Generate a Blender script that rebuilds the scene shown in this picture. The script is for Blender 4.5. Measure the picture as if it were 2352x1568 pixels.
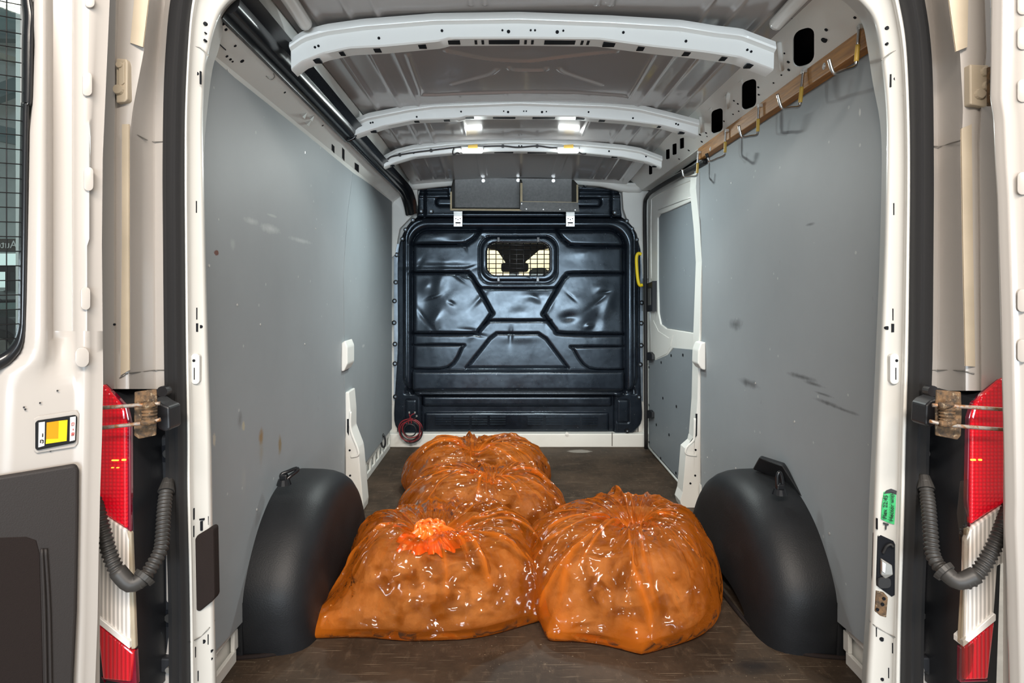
import bpy, bmesh, math, random
import numpy as np
from mathutils import Vector, noise
random.seed(4); np.random.seed(4)
for _o in list(bpy.data.objects): bpy.data.objects.remove(_o)
SC = bpy.context.scene
COL = SC.collection

# ------------------------------------------------------------------ camera, world, lamps, exposure
CX, CZ, F, U0, V0 = -0.106, 1.08, 1450.0, 1157.0, 668.0      # eye 10 cm left of the van's centre line, van floor is z = 0
cam = bpy.data.cameras.new('camera'); camo = bpy.data.objects.new('camera', cam); COL.objects.link(camo)
camo.location = (CX, 0, CZ); camo.rotation_euler = (math.pi/2, 0, 0)
cam.sensor_width = 36; cam.lens = F/2352*36
cam.shift_x = (1176-U0)/2352; cam.shift_y = -(784-V0)/2352
cam.clip_start = 0.02; cam.clip_end = 100
SC.camera = camo
w = bpy.data.worlds.new('workshop_light'); SC.world = w; w.use_nodes = True
bg = w.node_tree.nodes['Background']; bg.inputs[0].default_value = (1.0, 0.95, 0.90, 1); bg.inputs[1].default_value = 0.36
def area(name, loc, rot, sx, sy, power, color):
    l = bpy.data.lights.new(name, 'AREA'); l.shape = 'RECTANGLE'; l.size = sx; l.size_y = sy; l.energy = power; l.color = color
    o = bpy.data.objects.new(name, l); COL.objects.link(o); o.location = loc; o.rotation_euler = rot; return o
R = math.radians
# fluorescent tubes of the workshop above the open tail, and the open daylit workshop gate behind the photographer
for x_ in (-.55, .65):
    l_ = area('workshop_lamp', (x_, -.9, 2.7), (R(57), 0, R(x_*12)), 1.2, .35, 34, (1.0, 0.89, 0.78)); l_.data.spread = R(95)
area('workshop_gate', (0.1, -7.0, 0.80), (R(90), 0, 0), 4.0, 1.4, 560, (0.80, 0.91, 1.0))
area('cab_fill', (0, 5.72, 1.75), (R(75), 0, 0), 1.2, .3, 26, (1.0, .97, .88))  # fill lamp added inside the cab, brightens the cream wall ahead of it
area('workshop_lamp', (-3.5, 4.5, 4.0), (0, 0, 0), 2.5, 2.5, 90, (0.9, 1.0, 1.0))
area('workshop_lamp', (3.5, 3.0, 4.0), (0, 0, 0), 2.5, 2.5, 130, (1.0, 0.97, 0.92))
vs = SC.view_settings; vs.view_transform = 'Standard'; vs.look = 'None'; vs.gamma = 1; vs.use_curve_mapping = False; vs.exposure = -0.2

# ------------------------------------------------------------------ points
def P(u, v, Y): return Vector((CX+(u-U0)*Y/F, Y, CZ+(V0-v)*Y/F))
def PW(u, v, X): return P(u, v, (X-CX)*F/(u-U0))                # on a side wall x = X
def PF(u, v, z=0.0): return P(u, v, (z-CZ)*F/(V0-v))            # on a level plane z
def PC(u, v):                                                   # on the sloping cant panel of the right side
    k = (u-U0)/F; m = (V0-v)/F
    return P(u, v, 1.4646/(m+.8167*k))

# ------------------------------------------------------------------ materials
MATS = {}
def nodes(name):
    m = bpy.data.materials.new(name); m.use_nodes = True
    nt = m.node_tree; b = nt.nodes['Principled BSDF']; MATS[name] = m
    return m, nt, b
def N(nt, typ, **kw):
    n = nt.nodes.new(typ)
    for k, v in kw.items():
        if k.startswith('i_'):
            key = k[2:]; key = int(key) if key.isdigit() else key.replace('_', ' ')
            n.inputs[key].default_value = v
        else: setattr(n, k, v)
    return n
def coords(nt, scale=(1, 1, 1)):
    t = N(nt, 'ShaderNodeTexCoord'); mp = N(nt, 'ShaderNodeMapping'); mp.inputs['Scale'].default_value = scale
    nt.links.new(t.outputs['Object'], mp.inputs['Vector']); return mp.outputs['Vector']
def noise_tex(nt, scale, detail=4, rough=.55, vec=None, stretch=(1, 1, 1)):
    n = N(nt, 'ShaderNodeTexNoise'); n.inputs['Scale'].default_value = scale; n.inputs['Detail'].default_value = detail; n.inputs['Roughness'].default_value = rough
    nt.links.new(vec or coords(nt, stretch), n.inputs['Vector']); return n.outputs['Fac']
def ramp(nt, fac, a, b, ca=(0, 0, 0, 1), cb=(1, 1, 1, 1)):
    r = N(nt, 'ShaderNodeValToRGB'); e = r.color_ramp.elements
    e[0].position = a; e[1].position = b; e[0].color = ca; e[1].color = cb
    nt.links.new(fac, r.inputs['Fac']); return r.outputs['Color']
def mixc(nt, fac, a, b):
    m = N(nt, 'ShaderNodeMix', data_type='RGBA')
    for s, x in ((0, fac), (6, a), (7, b)):
        if hasattr(x, 'links'): nt.links.new(x, m.inputs[s])
        else: m.inputs[s].default_value = x if s == 0 else (*x[:3], 1)
    return m.outputs[2]
def math_n(nt, op, a, b=None, clamp=False):
    m = N(nt, 'ShaderNodeMath', operation=op); m.use_clamp = clamp
    for i, x in ((0, a), (1, b)):
        if x is None: continue
        if hasattr(x, 'links'): nt.links.new(x, m.inputs[i])
        else: m.inputs[i].default_value = x
    return m.outputs[0]
def bump(nt, b, h, strength=.3, dist=.002):
    n = N(nt, 'ShaderNodeBump'); n.inputs['Strength'].default_value = strength; n.inputs['Distance'].default_value = dist
    nt.links.new(h, n.inputs['Height']); nt.links.new(n.outputs[0], b.inputs['Normal'])
def plain(name, col, rough=.5, metal=0.0, spec=.5, coat=0.0, var=0.0, bmp=0.0, bscale=200):
    m, nt, b = nodes(name)
    b.inputs['Roughness'].default_value = rough; b.inputs['Metallic'].default_value = metal
    b.inputs['Specular IOR Level'].default_value = spec; b.inputs['Coat Weight'].default_value = coat; b.inputs['Coat Roughness'].default_value = .08
    b.inputs['Base Color'].default_value = (*col, 1)
    if var:
        n = ramp(nt, noise_tex(nt, 9, 5), .3, .7, (*[c*(1-var) for c in col], 1), (*[min(1, c*(1+var*.4)) for c in col], 1))
        nt.links.new(n, b.inputs['Base Color'])
    if bmp: bump(nt, b, noise_tex(nt, bscale, 3), bmp, .001)
    return m
def blob(nt, c, r, edge=.5, nscale=30, namt=.8):
    """soft ragged spot around point c with half-axes r, 1 inside, 0 outside (a stain with a shape of its own)"""
    t = N(nt, 'ShaderNodeTexCoord')
    s = N(nt, 'ShaderNodeVectorMath', operation='SUBTRACT'); nt.links.new(t.outputs['Object'], s.inputs[0]); s.inputs[1].default_value = c
    d = N(nt, 'ShaderNodeVectorMath', operation='DIVIDE'); nt.links.new(s.outputs[0], d.inputs[0]); d.inputs[1].default_value = r
    l = N(nt, 'ShaderNodeVectorMath', operation='LENGTH'); nt.links.new(d.outputs[0], l.inputs[0])
    nz = math_n(nt, 'MULTIPLY', math_n(nt, 'SUBTRACT', noise_tex(nt, nscale, 4, .7), .5), namt*2)
    x = math_n(nt, 'ADD', l.outputs['Value'], nz)
    return math_n(nt, 'DIVIDE', math_n(nt, 'SUBTRACT', 1.0, x), edge, True)
def stains(nt, base, spots):
    c = base
    for (pos, rad, col, amt, edge, ns, na) in spots:
        c = mixc(nt, math_n(nt, 'MULTIPLY', blob(nt, pos, rad, edge, ns, na), amt), c, col)
    return c

def paint(name, col, rough=.3, coat=.3, dirt=.12, dirtcol=(.45, .40, .32)):
    m, nt, b = nodes(name)
    d = ramp(nt, noise_tex(nt, 3.5, 6, .65), .52, .8)
    sp = ramp(nt, noise_tex(nt, 55, 3, .6), .70, .76)
    c = mixc(nt, math_n(nt, 'MULTIPLY', d, dirt), col, dirtcol)
    c = mixc(nt, math_n(nt, 'MULTIPLY', sp, dirt*1.6), c, [x*.4 for x in dirtcol])
    nt.links.new(c, b.inputs['Base Color'])
    b.inputs['Roughness'].default_value = rough; b.inputs['Coat Weight'].default_value = coat; b.inputs['Coat Roughness'].default_value = .06
    bump(nt, b, noise_tex(nt, 6, 2), .05, .01)
    return m
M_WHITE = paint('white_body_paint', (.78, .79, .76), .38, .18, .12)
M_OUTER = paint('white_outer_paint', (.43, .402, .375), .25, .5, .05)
M_FRAME = paint('dimmed_frame_paint', (.59, .585, .555), .3, .35, .14)  # body white darkened to offset the full light on the tail frame
M_ROOF = paint('shaded_roof_paint', (.37, .35, .345), .22, .5, .05)  # white roof paint, its shade put into a grey base colour
M_BOW = paint('roof_bow_paint', (.80, .81, .79), .3, .3, .06)
M_TAPE = plain('cream_tape', (.50, .425, .32), .45, var=.12)
M_BLACK = plain('black_plastic', (.012, .013, .016), .45, bmp=.15, bscale=350)
M_RUBBER = plain('black_rubber', (.017, .017, .018), .55, spec=.35)
M_GLOSSBLACK = plain('gloss_black_trim', (.008, .009, .011), .22, spec=.6)
M_HOLE = plain('hole_dark', (.004, .005, .008), .7, spec=.2)
M_DARKPANEL = plain('charcoal_door_trim', (.024, .020, .019), .6, spec=.35, bmp=.4, bscale=420)
M_FOAM = plain('dark_foam', (.016, .011, .010), .85, spec=.2, bmp=.8, bscale=600)
M_ARCH = plain('black_moulded_plastic', (.011, .012, .014), .5, spec=.32, var=.25, bmp=.55, bscale=260)
M_CHROME = plain('zinc_rod', (.62, .61, .60), .22, 1.0, var=.15)
M_GALV = plain('galvanised_plate', (.72, .72, .70), .32, .8, var=.2)
M_YTAPE = plain('yellow_tape', (.62, .40, .07), .4, var=.2)
M_YELLOW = plain('yellow_plastic', (.85, .62, .01), .35)
M_LIGHTPLY = plain('raw_ply_edge', (.46, .38, .24), .7, var=.3)
M_WIRE_R = plain('red_wire', (.20, .012, .02), .4)
M_WIRE_K = plain('black_wire', (.012, .010, .012), .4)
M_CONDUIT = plain('grey_conduit', (.035, .033, .031), .5, var=.35)
M_AMBER = plain('amber_reflector', (.62, .27, .005), .2, coat=.6)
M_YREF = plain('yellow_reflector', (.90, .62, .01), .2, coat=.6)
M_LABELW = plain('white_label', (.85, .83, .80), .4)
M_INK = plain('black_ink', (.01, .01, .012), .6)
M_REDINK = plain('red_ink', (.55, .03, .02), .6)
M_GREEN = plain('green_tape', (.03, .42, .13), .5, var=.2)
M_STEEL = plain('latch_steel', (.30, .29, .27), .4, .7, var=.3)
M_SEATFAB = plain('seat_fabric', (.014, .013, .015), .8, var=.2)
M_CABCREAM = plain('cream_wall', (.80, .70, .47), .8)
M_SCREW = plain('screw_head', (.75, .74, .72), .35, .6)
M_FOIL = plain('foil_strip', (.42, .50, .58), .28, .7, var=.45, bmp=.6, bscale=30)

def rust():
    m, nt, b = nodes('rusty_steel')
    c = ramp(nt, noise_tex(nt, 60, 6, .7), .38, .62, (.055, .040, .028, 1), (.20, .115, .055, 1))
    c = mixc(nt, ramp(nt, noise_tex(nt, 140, 4), .6, .68), c, (.30, .23, .15))
    nt.links.new(c, b.inputs['Base Color']); b.inputs['Roughness'].default_value = .75; b.inputs['Metallic'].default_value = .25
    bump(nt, b, noise_tex(nt, 220, 4), .5, .001); return m
M_RUST = rust()
def rod():
    m, nt, b = nodes('rusty_rod')
    c = ramp(nt, noise_tex(nt, 90, 5, .7), .45, .6, (.33, .30, .27, 1), (.28, .13, .05, 1))
    nt.links.new(c, b.inputs['Base Color']); b.inputs['Roughness'].default_value = .5; b.inputs['Metallic'].default_value = .5; return m
M_ROD = rod()

def panel_mat(name, spots, col=(.275, .300, .320)):
    m, nt, b = nodes(name)
    c = ramp(nt, noise_tex(nt, 1.6, 5, .6), .3, .75, (*[x*.93 for x in col], 1), (*[x*1.06 for x in col], 1))
    sc = ramp(nt, noise_tex(nt, 7, 7, .75, stretch=(1, .5, 2.2)), .68, .82)
    c = mixc(nt, math_n(nt, 'MULTIPLY', sc, .30), c, (.40, .42, .43))
    c = mixc(nt, math_n(nt, 'MULTIPLY', ramp(nt, noise_tex(nt, 16, 4, .6, stretch=(1, 1, .45)), .70, .76), .4), c, (.09, .095, .10))
    v = N(nt, 'ShaderNodeTexVoronoi'); v.inputs['Scale'].default_value = 11; nt.links.new(coords(nt), v.inputs['Vector'])
    dots = math_n(nt, 'MULTIPLY', math_n(nt, 'LESS_THAN', v.outputs['Distance'], .055), .5)
    c = mixc(nt, dots, c, (.50, .52, .52))
    c = stains(nt, c, spots)
    nt.links.new(c, b.inputs['Base Color'])
    b.inputs['Roughness'].default_value = .55; b.inputs['Specular IOR Level'].default_value = .22
    bump(nt, b, noise_tex(nt, 2.2, 3), .12, .02)
    return m

def floor_mat():
    m, nt, b = nodes('worn_floor_board')
    c = ramp(nt, noise_tex(nt, 3.2, 8, .7), .32, .72, (.022, .016, .011, 1), (.080, .054, .036, 1))
    g = ramp(nt, noise_tex(nt, 34, 5, .7, stretch=(1, .35, 1)), .55, .75)
    c = mixc(nt, math_n(nt, 'MULTIPLY', g, .5), c, (.14, .10, .068))
    for (ang, ns) in ((.5, 9), (-.35, 11), (1.3, 8)):                  # long thin scratches
        t = N(nt, 'ShaderNodeTexCoord'); mp = N(nt, 'ShaderNodeMapping'); mp.inputs['Rotation'].default_value = (0, 0, ang); mp.inputs['Scale'].default_value = (1.2, 60, 1)
        nt.links.new(t.outputs['Object'], mp.inputs['Vector'])
        s = ramp(nt, noise_tex(nt, ns*.45, 2, .5, vec=mp.outputs['Vector']), .69, .73)
        c = mixc(nt, math_n(nt, 'MULTIPLY', s, .6), c, (.30, .24, .17))
    sp = ramp(nt, noise_tex(nt, 95, 3, .65), .655, .70)
    near = ramp(nt, noise_tex(nt, 2.5, 3), .42, .6)
    c = mixc(nt, math_n(nt, 'MULTIPLY', math_n(nt, 'MULTIPLY', sp, near), .8), c, (.34, .28, .20))
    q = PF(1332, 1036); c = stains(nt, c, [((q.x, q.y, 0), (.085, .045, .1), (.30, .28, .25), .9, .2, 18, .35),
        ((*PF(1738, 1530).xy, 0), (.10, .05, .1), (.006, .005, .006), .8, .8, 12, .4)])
    nt.links.new(c, b.inputs['Base Color']); b.inputs['Roughness'].default_value = .6; b.inputs['Specular IOR Level'].default_value = .25
    bump(nt, b, noise_tex(nt, 45, 5, .7), .25, .002); return m
M_FLOOR = floor_mat()

def wood_mat():
    m, nt, b = nodes('stained_batten')
    c = ramp(nt, noise_tex(nt, 22, 6, .6, stretch=(6, .35, 6)), .3, .7, (.25, .098, .014, 1), (.52, .235, .045, 1))
    c = mixc(nt, ramp(nt, noise_tex(nt, 14, 4), .68, .76), c, (.05, .025, .01))
    nt.links.new(c, b.inputs['Base Color']); b.inputs['Roughness'].default_value = .5; bump(nt, b, noise_tex(nt, 30, 5, stretch=(6, .3, 6)), .2, .002); return m
M_WOOD = wood_mat()
def phenolic():
    m, nt, b = nodes('dark_phenolic_ply')
    c = ramp(nt, noise_tex(nt, 70, 5, .8), .35, .75, (.022, .022, .020, 1), (.10, .10, .09, 1))
    nt.links.new(c, b.inputs['Base Color']); b.inputs['Roughness'].default_value = .35; bump(nt, b, noise_tex(nt, 300, 2), .3, .001); return m
M_PHEN = phenolic()
def bulk_mat():
    m, nt, b = nodes('scuffed_black_bulkhead')
    c = ramp(nt, noise_tex(nt, 5, 7, .7), .35, .8, (.006, .008, .012, 1), (.014, .019, .028, 1))
    s = ramp(nt, noise_tex(nt, 6, 7, .8, stretch=(1, 1, 7)), .66, .80)
    c = mixc(nt, math_n(nt, 'MULTIPLY', s, .35), c, (.10, .12, .15))
    sp = ramp(nt, noise_tex(nt, 60, 3), .74, .77); c = mixc(nt, math_n(nt, 'MULTIPLY', sp, .5), c, (.35, .38, .42))
    nt.links.new(c, b.inputs['Base Color'])
    r = ramp(nt, noise_tex(nt, 8, 6, .7), .3, .7, (.13, .13, .13, 1), (.26, .26, .26, 1)); nt.links.new(r, b.inputs['Roughness'])
    b.inputs['Specular IOR Level'].default_value = .5; b.inputs['Specular Tint'].default_value = (.72, .87, 1, 1)
    bump(nt, b, noise_tex(nt, 9, 2, .5), .10, .01); return m
M_BULK = bulk_mat()
def lens(name, col, emit, estr, dots=True, trans=.0, stripes=False):
    m, nt, b = nodes(name)
    b.inputs['Roughness'].default_value = .12; b.inputs['Coat Weight'].default_value = .8; b.inputs['Coat Roughness'].default_value = .03
    t = coords(nt, (1, 1, 1))
    if stripes:
        wv = N(nt, 'ShaderNodeTexWave'); wv.bands_direction = 'X'; wv.inputs['Scale'].default_value = 36; nt.links.new(t, wv.inputs['Vector']); f = wv.outputs['Fac']
    else:
        v = N(nt, 'ShaderNodeTexVoronoi'); v.inputs['Scale'].default_value = 125; v.inputs['Randomness'].default_value = 0.0; nt.links.new(t, v.inputs['Vector']); f = ramp(nt, v.outputs['Distance'], .2, .6)
    c = mixc(nt, f, [min(1, x*1.15) for x in col], [x*.62 for x in col])
    nt.links.new(c, b.inputs['Base Color']); bump(nt, b, f, .6, .002)
    b.inputs['Emission Color'].default_value = (*emit, 1); b.inputs['Emission Strength'].default_value = estr
    return m
M_RED = lens('red_lamp_lens', (.62, .004, .014), (1, .01, .03), .22)
M_REDLOW = lens('lower_red_lens', (.50, .006, .014), (1, .01, .03), .08, stripes=True)
M_CLEAR = lens('clear_lamp_lens', (.82, .77, .72), (1, .9, .8), .0, stripes=True)
M_DEEPRED = plain('deep_red_rim', (.16, .004, .02), .15, coat=.8)
M_RIM = plain('yellowed_lens_rim', (.42, .36, .27), .25, coat=.5, var=.3)
def emis(name, col, s):
    m, nt, b = nodes(name); b.inputs['Base Color'].default_value = (*col, 1); b.inputs['Emission Color'].default_value = (*col, 1); b.inputs['Emission Strength'].default_value = s; return m
M_LED = emis('led_lens', (.96, 1.0, .97), 14)
M_GLINT = emis('tail_filament', (1.0, .42, .05), 2.2)
M_SIGNLIT = emis('lit_panel', (.85, .95, .90), 1.1)
def glass(name, tint, fac):
    m = bpy.data.materials.new(name); m.use_nodes = True; nt = m.node_tree; nt.nodes.clear()
    o = N(nt, 'ShaderNodeOutputMaterial'); tr = N(nt, 'ShaderNodeBsdfTransparent'); tr.inputs[0].default_value = (*tint, 1)
    g = N(nt, 'ShaderNodeBsdfGlossy'); g.inputs['Roughness'].default_value = .02; mx = N(nt, 'ShaderNodeMixShader'); mx.inputs[0].default_value = fac
    nt.links.new(tr.outputs[0], mx.inputs[1]); nt.links.new(g.outputs[0], mx.inputs[2]); nt.links.new(mx.outputs[0], o.inputs[0]); return m
M_GLASS = glass('tinted_glass', (.72, .80, .80), .05)
M_CLEARFILM = glass('clear_tape_film', (.85, .83, .80), .14)

def film():
    m = bpy.data.materials.new('orange_bag_film'); m.use_nodes = True; nt = m.node_tree; nt.nodes.clear()
    o = N(nt, 'ShaderNodeOutputMaterial')
    tr = N(nt, 'ShaderNodeBsdfTransparent'); tr.inputs[0].default_value = (1.0, .70, .42, 1)
    d = N(nt, 'ShaderNodeBsdfDiffuse'); d.inputs[0].default_value = (1.0, .25, .018, 1)
    tl = N(nt, 'ShaderNodeBsdfTranslucent'); tl.inputs[0].default_value = (1.0, .26, .02, 1)
    dm = N(nt, 'ShaderNodeMixShader'); dm.inputs[0].default_value = .45
    nt.links.new(d.outputs[0], dm.inputs[1]); nt.links.new(tl.outputs[0], dm.inputs[2])
    t = N(nt, 'ShaderNodeTexCoord')
    def facet(scale, dist, amp):                              # flat tilted facets that meet in sharp folds
        nz = N(nt, 'ShaderNodeTexNoise'); nz.inputs['Scale'].default_value = scale*.5; nz.inputs['Detail'].default_value = 1
        nt.links.new(t.outputs['Object'], nz.inputs['Vector'])
        av = N(nt, 'ShaderNodeMix', data_type='VECTOR'); av.inputs[0].default_value = dist
        nt.links.new(t.outputs['Object'], av.inputs[4]); nt.links.new(nz.outputs['Color'], av.inputs[5])
        vo = N(nt, 'ShaderNodeTexVoronoi'); vo.feature = 'F1'; vo.inputs['Scale'].default_value = scale; nt.links.new(av.outputs[1], vo.inputs['Vector'])
        d1 = N(nt, 'ShaderNodeVectorMath', operation='SUBTRACT'); nt.links.new(av.outputs[1], d1.inputs[0]); nt.links.new(vo.outputs['Position'], d1.inputs[1])
        d2 = N(nt, 'ShaderNodeVectorMath', operation='SUBTRACT'); nt.links.new(vo.outputs['Color'], d2.inputs[0]); d2.inputs[1].default_value = (.5, .5, .5)
        dt = N(nt, 'ShaderNodeVectorMath', operation='DOT_PRODUCT'); nt.links.new(d1.outputs[0], dt.inputs[0]); nt.links.new(d2.outputs[0], dt.inputs[1])
        return math_n(nt, 'MULTIPLY', dt.outputs['Value'], amp)
    h = math_n(nt, 'ADD', facet(8, .12, 1.1), math_n(nt, 'ADD', facet(19, .10, .85), math_n(nt, 'MULTIPLY', noise_tex(nt, 8, 2), .10)))
    bp = N(nt, 'ShaderNodeBump'); bp.inputs['Strength'].default_value = 1.0; bp.inputs['Distance'].default_value = 1.0; nt.links.new(h, bp.inputs['Height'])
    lw = N(nt, 'ShaderNodeLayerWeight'); lw.inputs['Blend'].default_value = .22
    at = N(nt, 'ShaderNodeAttribute'); at.attribute_name = 'gather'
    op = N(nt, 'ShaderNodeMapRange'); op.inputs['To Min'].default_value = .15; op.inputs['To Max'].default_value = .85; nt.links.new(lw.outputs['Facing'], op.inputs['Value'])
    opa = math_n(nt, 'MAXIMUM', op.outputs[0], math_n(nt, 'MULTIPLY', at.outputs['Fac'], .92))
    body = N(nt, 'ShaderNodeMixShader'); nt.links.new(opa, body.inputs[0]); nt.links.new(tr.outputs[0], body.inputs[1]); nt.links.new(dm.outputs[0], body.inputs[2])
    gl = N(nt, 'ShaderNodeBsdfGlossy'); gl.inputs['Roughness'].default_value = .11; nt.links.new(bp.outputs[0], gl.inputs['Normal'])
    fr = N(nt, 'ShaderNodeFresnel'); fr.inputs['IOR'].default_value = 1.45; nt.links.new(bp.outputs[0], fr.inputs['Normal'])
    fin = N(nt, 'ShaderNodeMixShader'); nt.links.new(fr.outputs[0], fin.inputs[0])
    nt.links.new(body.outputs[0], fin.inputs[1]); nt.links.new(gl.outputs[0], fin.inputs[2]); nt.links.new(fin.outputs[0], o.inputs[0]); return m
M_FILM = film()
M_KNOT = plain('bunched_orange_film', (.95, .17, .016), .25, coat=.5)
def content_mat():
    m, nt, b = nodes('bagged_brown_waste')
    c = ramp(nt, noise_tex(nt, 7, 5, .65), .35, .68, (.24, .185, .14, 1), (.40, .325, .255, 1))
    nt.links.new(c, b.inputs['Base Color']); b.inputs['Roughness'].default_value = .8; bump(nt, b, noise_tex(nt, 18, 5), .6, .02); return m
M_CONTENT = content_mat()

# ------------------------------------------------------------------ builders
def uname(o): return o
def wloc(p):
    v = Vector((0, 0, 0))
    while p: v += p.location; p = p.parent
    return v
def thing(name, label, cat, loc=(0, 0, 0), group=None):
    o = bpy.data.objects.new(name, None); COL.objects.link(o); o.location = loc; o.empty_display_size = .05
    o['label'] = label; o['category'] = cat
    if group: o['group'] = group
    return o
def tag(o, label, cat, group=None):
    o['label'] = label; o['category'] = cat
    if group: o['group'] = group
    return o
def structure(o, label=None):
    o['kind'] = 'structure'
    if label: o['label'] = label
    return o
def mesh(name, verts, faces, mat, parent=None, smooth=False, mats=None, fmat=None):
    off = wloc(parent) if parent else Vector((0, 0, 0))
    if isinstance(verts, np.ndarray): vv = (verts-np.array(off)).tolist()
    else: vv = [tuple(Vector(v)-off) for v in verts]
    me = bpy.data.meshes.new(name); me.from_pydata(vv, [], [tuple(f) for f in faces]); me.validate()
    for mm in (mats or [mat]): me.materials.append(mm)
    if fmat: me.polygons.foreach_set('material_index', fmat)
    if smooth: me.polygons.foreach_set('use_smooth', [True]*len(me.polygons))
    o = bpy.data.objects.new(name, me); COL.objects.link(o)
    if parent: o.parent = parent
    return o
def from_bm(name, bm, mat, parent=None, smooth=False):
    bmesh.ops.recalc_face_normals(bm, faces=bm.faces)
    off = wloc(parent) if parent else Vector((0, 0, 0))
    for v in bm.verts: v.co -= off
    me = bpy.data.meshes.new(name); bm.to_mesh(me); bm.free(); me.materials.append(mat)
    if smooth: me.polygons.foreach_set('use_smooth', [True]*len(me.polygons))
    o = bpy.data.objects.new(name, me); COL.objects.link(o)
    if parent: o.parent = parent
    return o
def bevel(bm, r, seg=2):
    bmesh.ops.bevel(bm, geom=list(bm.edges), offset=r, segments=seg, affect='EDGES', profile=.5, clamp_overlap=True)
def box(name, lo, hi, mat, parent=None, r=0, seg=2):
    bm = bmesh.new(); a = Vector(lo); b = Vector(hi)
    bmesh.ops.create_cube(bm, size=1)
    for v in bm.verts: v.co = Vector(((a.x+b.x)/2+v.co.x*(b.x-a.x), (a.y+b.y)/2+v.co.y*(b.y-a.y), (a.z+b.z)/2+v.co.z*(b.z-a.z)))
    if r: bevel(bm, r, seg)
    return from_bm(name, bm, mat, parent, bool(r) and seg > 2)
def slab(name, pts, ext, mat, parent=None, r=0, seg=2, smooth=False):
    """polygon (world points) pulled along the vector ext into a solid"""
    bm = bmesh.new(); e = Vector(ext)
    a = [bm.verts.new(Vector(p)) for p in pts]; b = [bm.verts.new(Vector(p)+e) for p in pts]; n = len(a)
    bm.faces.new(a); bm.faces.new(b[::-1])
    for i in range(n): bm.faces.new((a[i], b[i], b[(i+1) % n], a[(i+1) % n]))
    bmesh.ops.recalc_face_normals(bm, faces=bm.faces)
    if r: bevel(bm, r, seg)
    return from_bm(name, bm, mat, parent, smooth)
def sheet(name, outer, holes, ext, mat, parent=None):
    """flat sheet with real openings, thickness ext"""
    bm = bmesh.new(); es = []
    for loop in [outer]+holes:
        vs_ = [bm.verts.new(Vector(p)) for p in loop]
        es += [bm.edges.new((vs_[i], vs_[(i+1) % len(vs_)])) for i in range(len(vs_))]
    bmesh.ops.triangle_fill(bm, edges=es, use_beauty=True)
    g = bmesh.ops.extrude_face_region(bm, geom=list(bm.faces))
    for v in [x for x in g['geom'] if isinstance(x, bmesh.types.BMVert)]: v.co += Vector(ext)
    return from_bm(name, bm, mat, parent)
def grid(name, rows, mat, parent=None, smooth=True, closed=False, caps=False, thick=None):
    n = len(rows[0]); V = [p for r in rows for p in r]; Fc = []
    for i in range(len(rows)-1):
        for j in range(n if closed else n-1):
            k = (j+1) % n; Fc.append((i*n+j, i*n+k, (i+1)*n+k, (i+1)*n+j))
    if caps: Fc += [tuple(range(n))[::-1], tuple((len(rows)-1)*n+j for j in range(n))]
    bm = bmesh.new(); bv = [bm.verts.new(Vector(p)) for p in V]
    for f in Fc:
        try: bm.faces.new([bv[i] for i in f])
        except ValueError: pass
    if thick:
        g = bmesh.ops.extrude_face_region(bm, geom=list(bm.faces))
        for v in [x for x in g['geom'] if isinstance(x, bmesh.types.BMVert)]: v.co += Vector(thick)
    return from_bm(name, bm, mat, parent, smooth)
def catmull(pts, n=6, closed=False):
    pts = [Vector(p) for p in pts]; out = []; m = len(pts)
    for i in range(m if closed else m-1):
        if closed: p0, p1, p2, p3 = (pts[(i+k-1) % m] for k in range(4))
        else: p0 = pts[max(i-1, 0)]; p1 = pts[i]; p2 = pts[i+1]; p3 = pts[min(i+2, m-1)]
        for k in range(n):
            t = k/n
            out.append(.5*((2*p1)+(p2-p0)*t+(2*p0-5*p1+4*p2-p3)*t*t+(3*p1-p0-3*p2+p3)*t**3))
    if not closed: out.append(pts[-1])
    return out
def tube(name, pts, r, mat, parent=None, seg=8, n=6, smooth_path=True, rfn=None, closed=False):
    pp = catmull(pts, n, closed) if smooth_path else [Vector(p) for p in pts]
    rows = []; up = None; L = len(pp)
    for i, p in enumerate(pp):
        a = pp[(i-1) % L] if (closed or i > 0) else pp[i]; b = pp[(i+1) % L] if (closed or i < L-1) else pp[i]
        d = (b-a).normalized()
        if up is None:
            up = Vector((0, 0, 1)) if abs(d.z) < .9 else Vector((1, 0, 0))
        up = (up-d*up.dot(d)).normalized(); s = d.cross(up)
        rr = rfn(i/(L-1)) if rfn else r
        rows.append([p+(up*math.cos(2*math.pi*k/seg)+s*math.sin(2*math.pi*k/seg))*rr for k in range(seg)])
    if closed: rows.append(rows[0])
    return grid(name, rows, mat, parent, True, True, not closed)
def disc(name, c, axis, r, h, mat, parent=None, seg=16, r2=None):
    ax = Vector(axis).normalized(); up = Vector((0, 0, 1)) if abs(ax.z) < .9 else Vector((1, 0, 0))
    a = ax.cross(up).normalized(); b = ax.cross(a); c = Vector(c); r2 = r if r2 is None else r2
    rows = [[c+ax*hh+(a*math.cos(2*math.pi*k/seg)+b*math.sin(2*math.pi*k/seg))*rr for k in range(seg)] for hh, rr in ((0, r), (h, r2))]
    return grid(name, rows, mat, parent, False, True, True)
def text(name, s, p, size, rot, mat, parent=None, ext=.0004, mirror=False):
    cu = bpy.data.curves.new(name, 'FONT'); cu.body = s; cu.size = size; cu.extrude = ext; cu.align_x = 'CENTER'; cu.align_y = 'CENTER'
    tmp = bpy.data.objects.new('tmp', cu); me = bpy.data.meshes.new_from_object(tmp); bpy.data.objects.remove(tmp)
    me.materials.clear(); me.materials.append(mat)
    o = bpy.data.objects.new(name, me); COL.objects.link(o); o.rotation_euler = rot
    if parent: o.parent = parent; o.location = Vector(p)-wloc(parent)
    else: o.location = p
    if mirror: o.scale = (-1, 1, 1)
    return o
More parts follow.
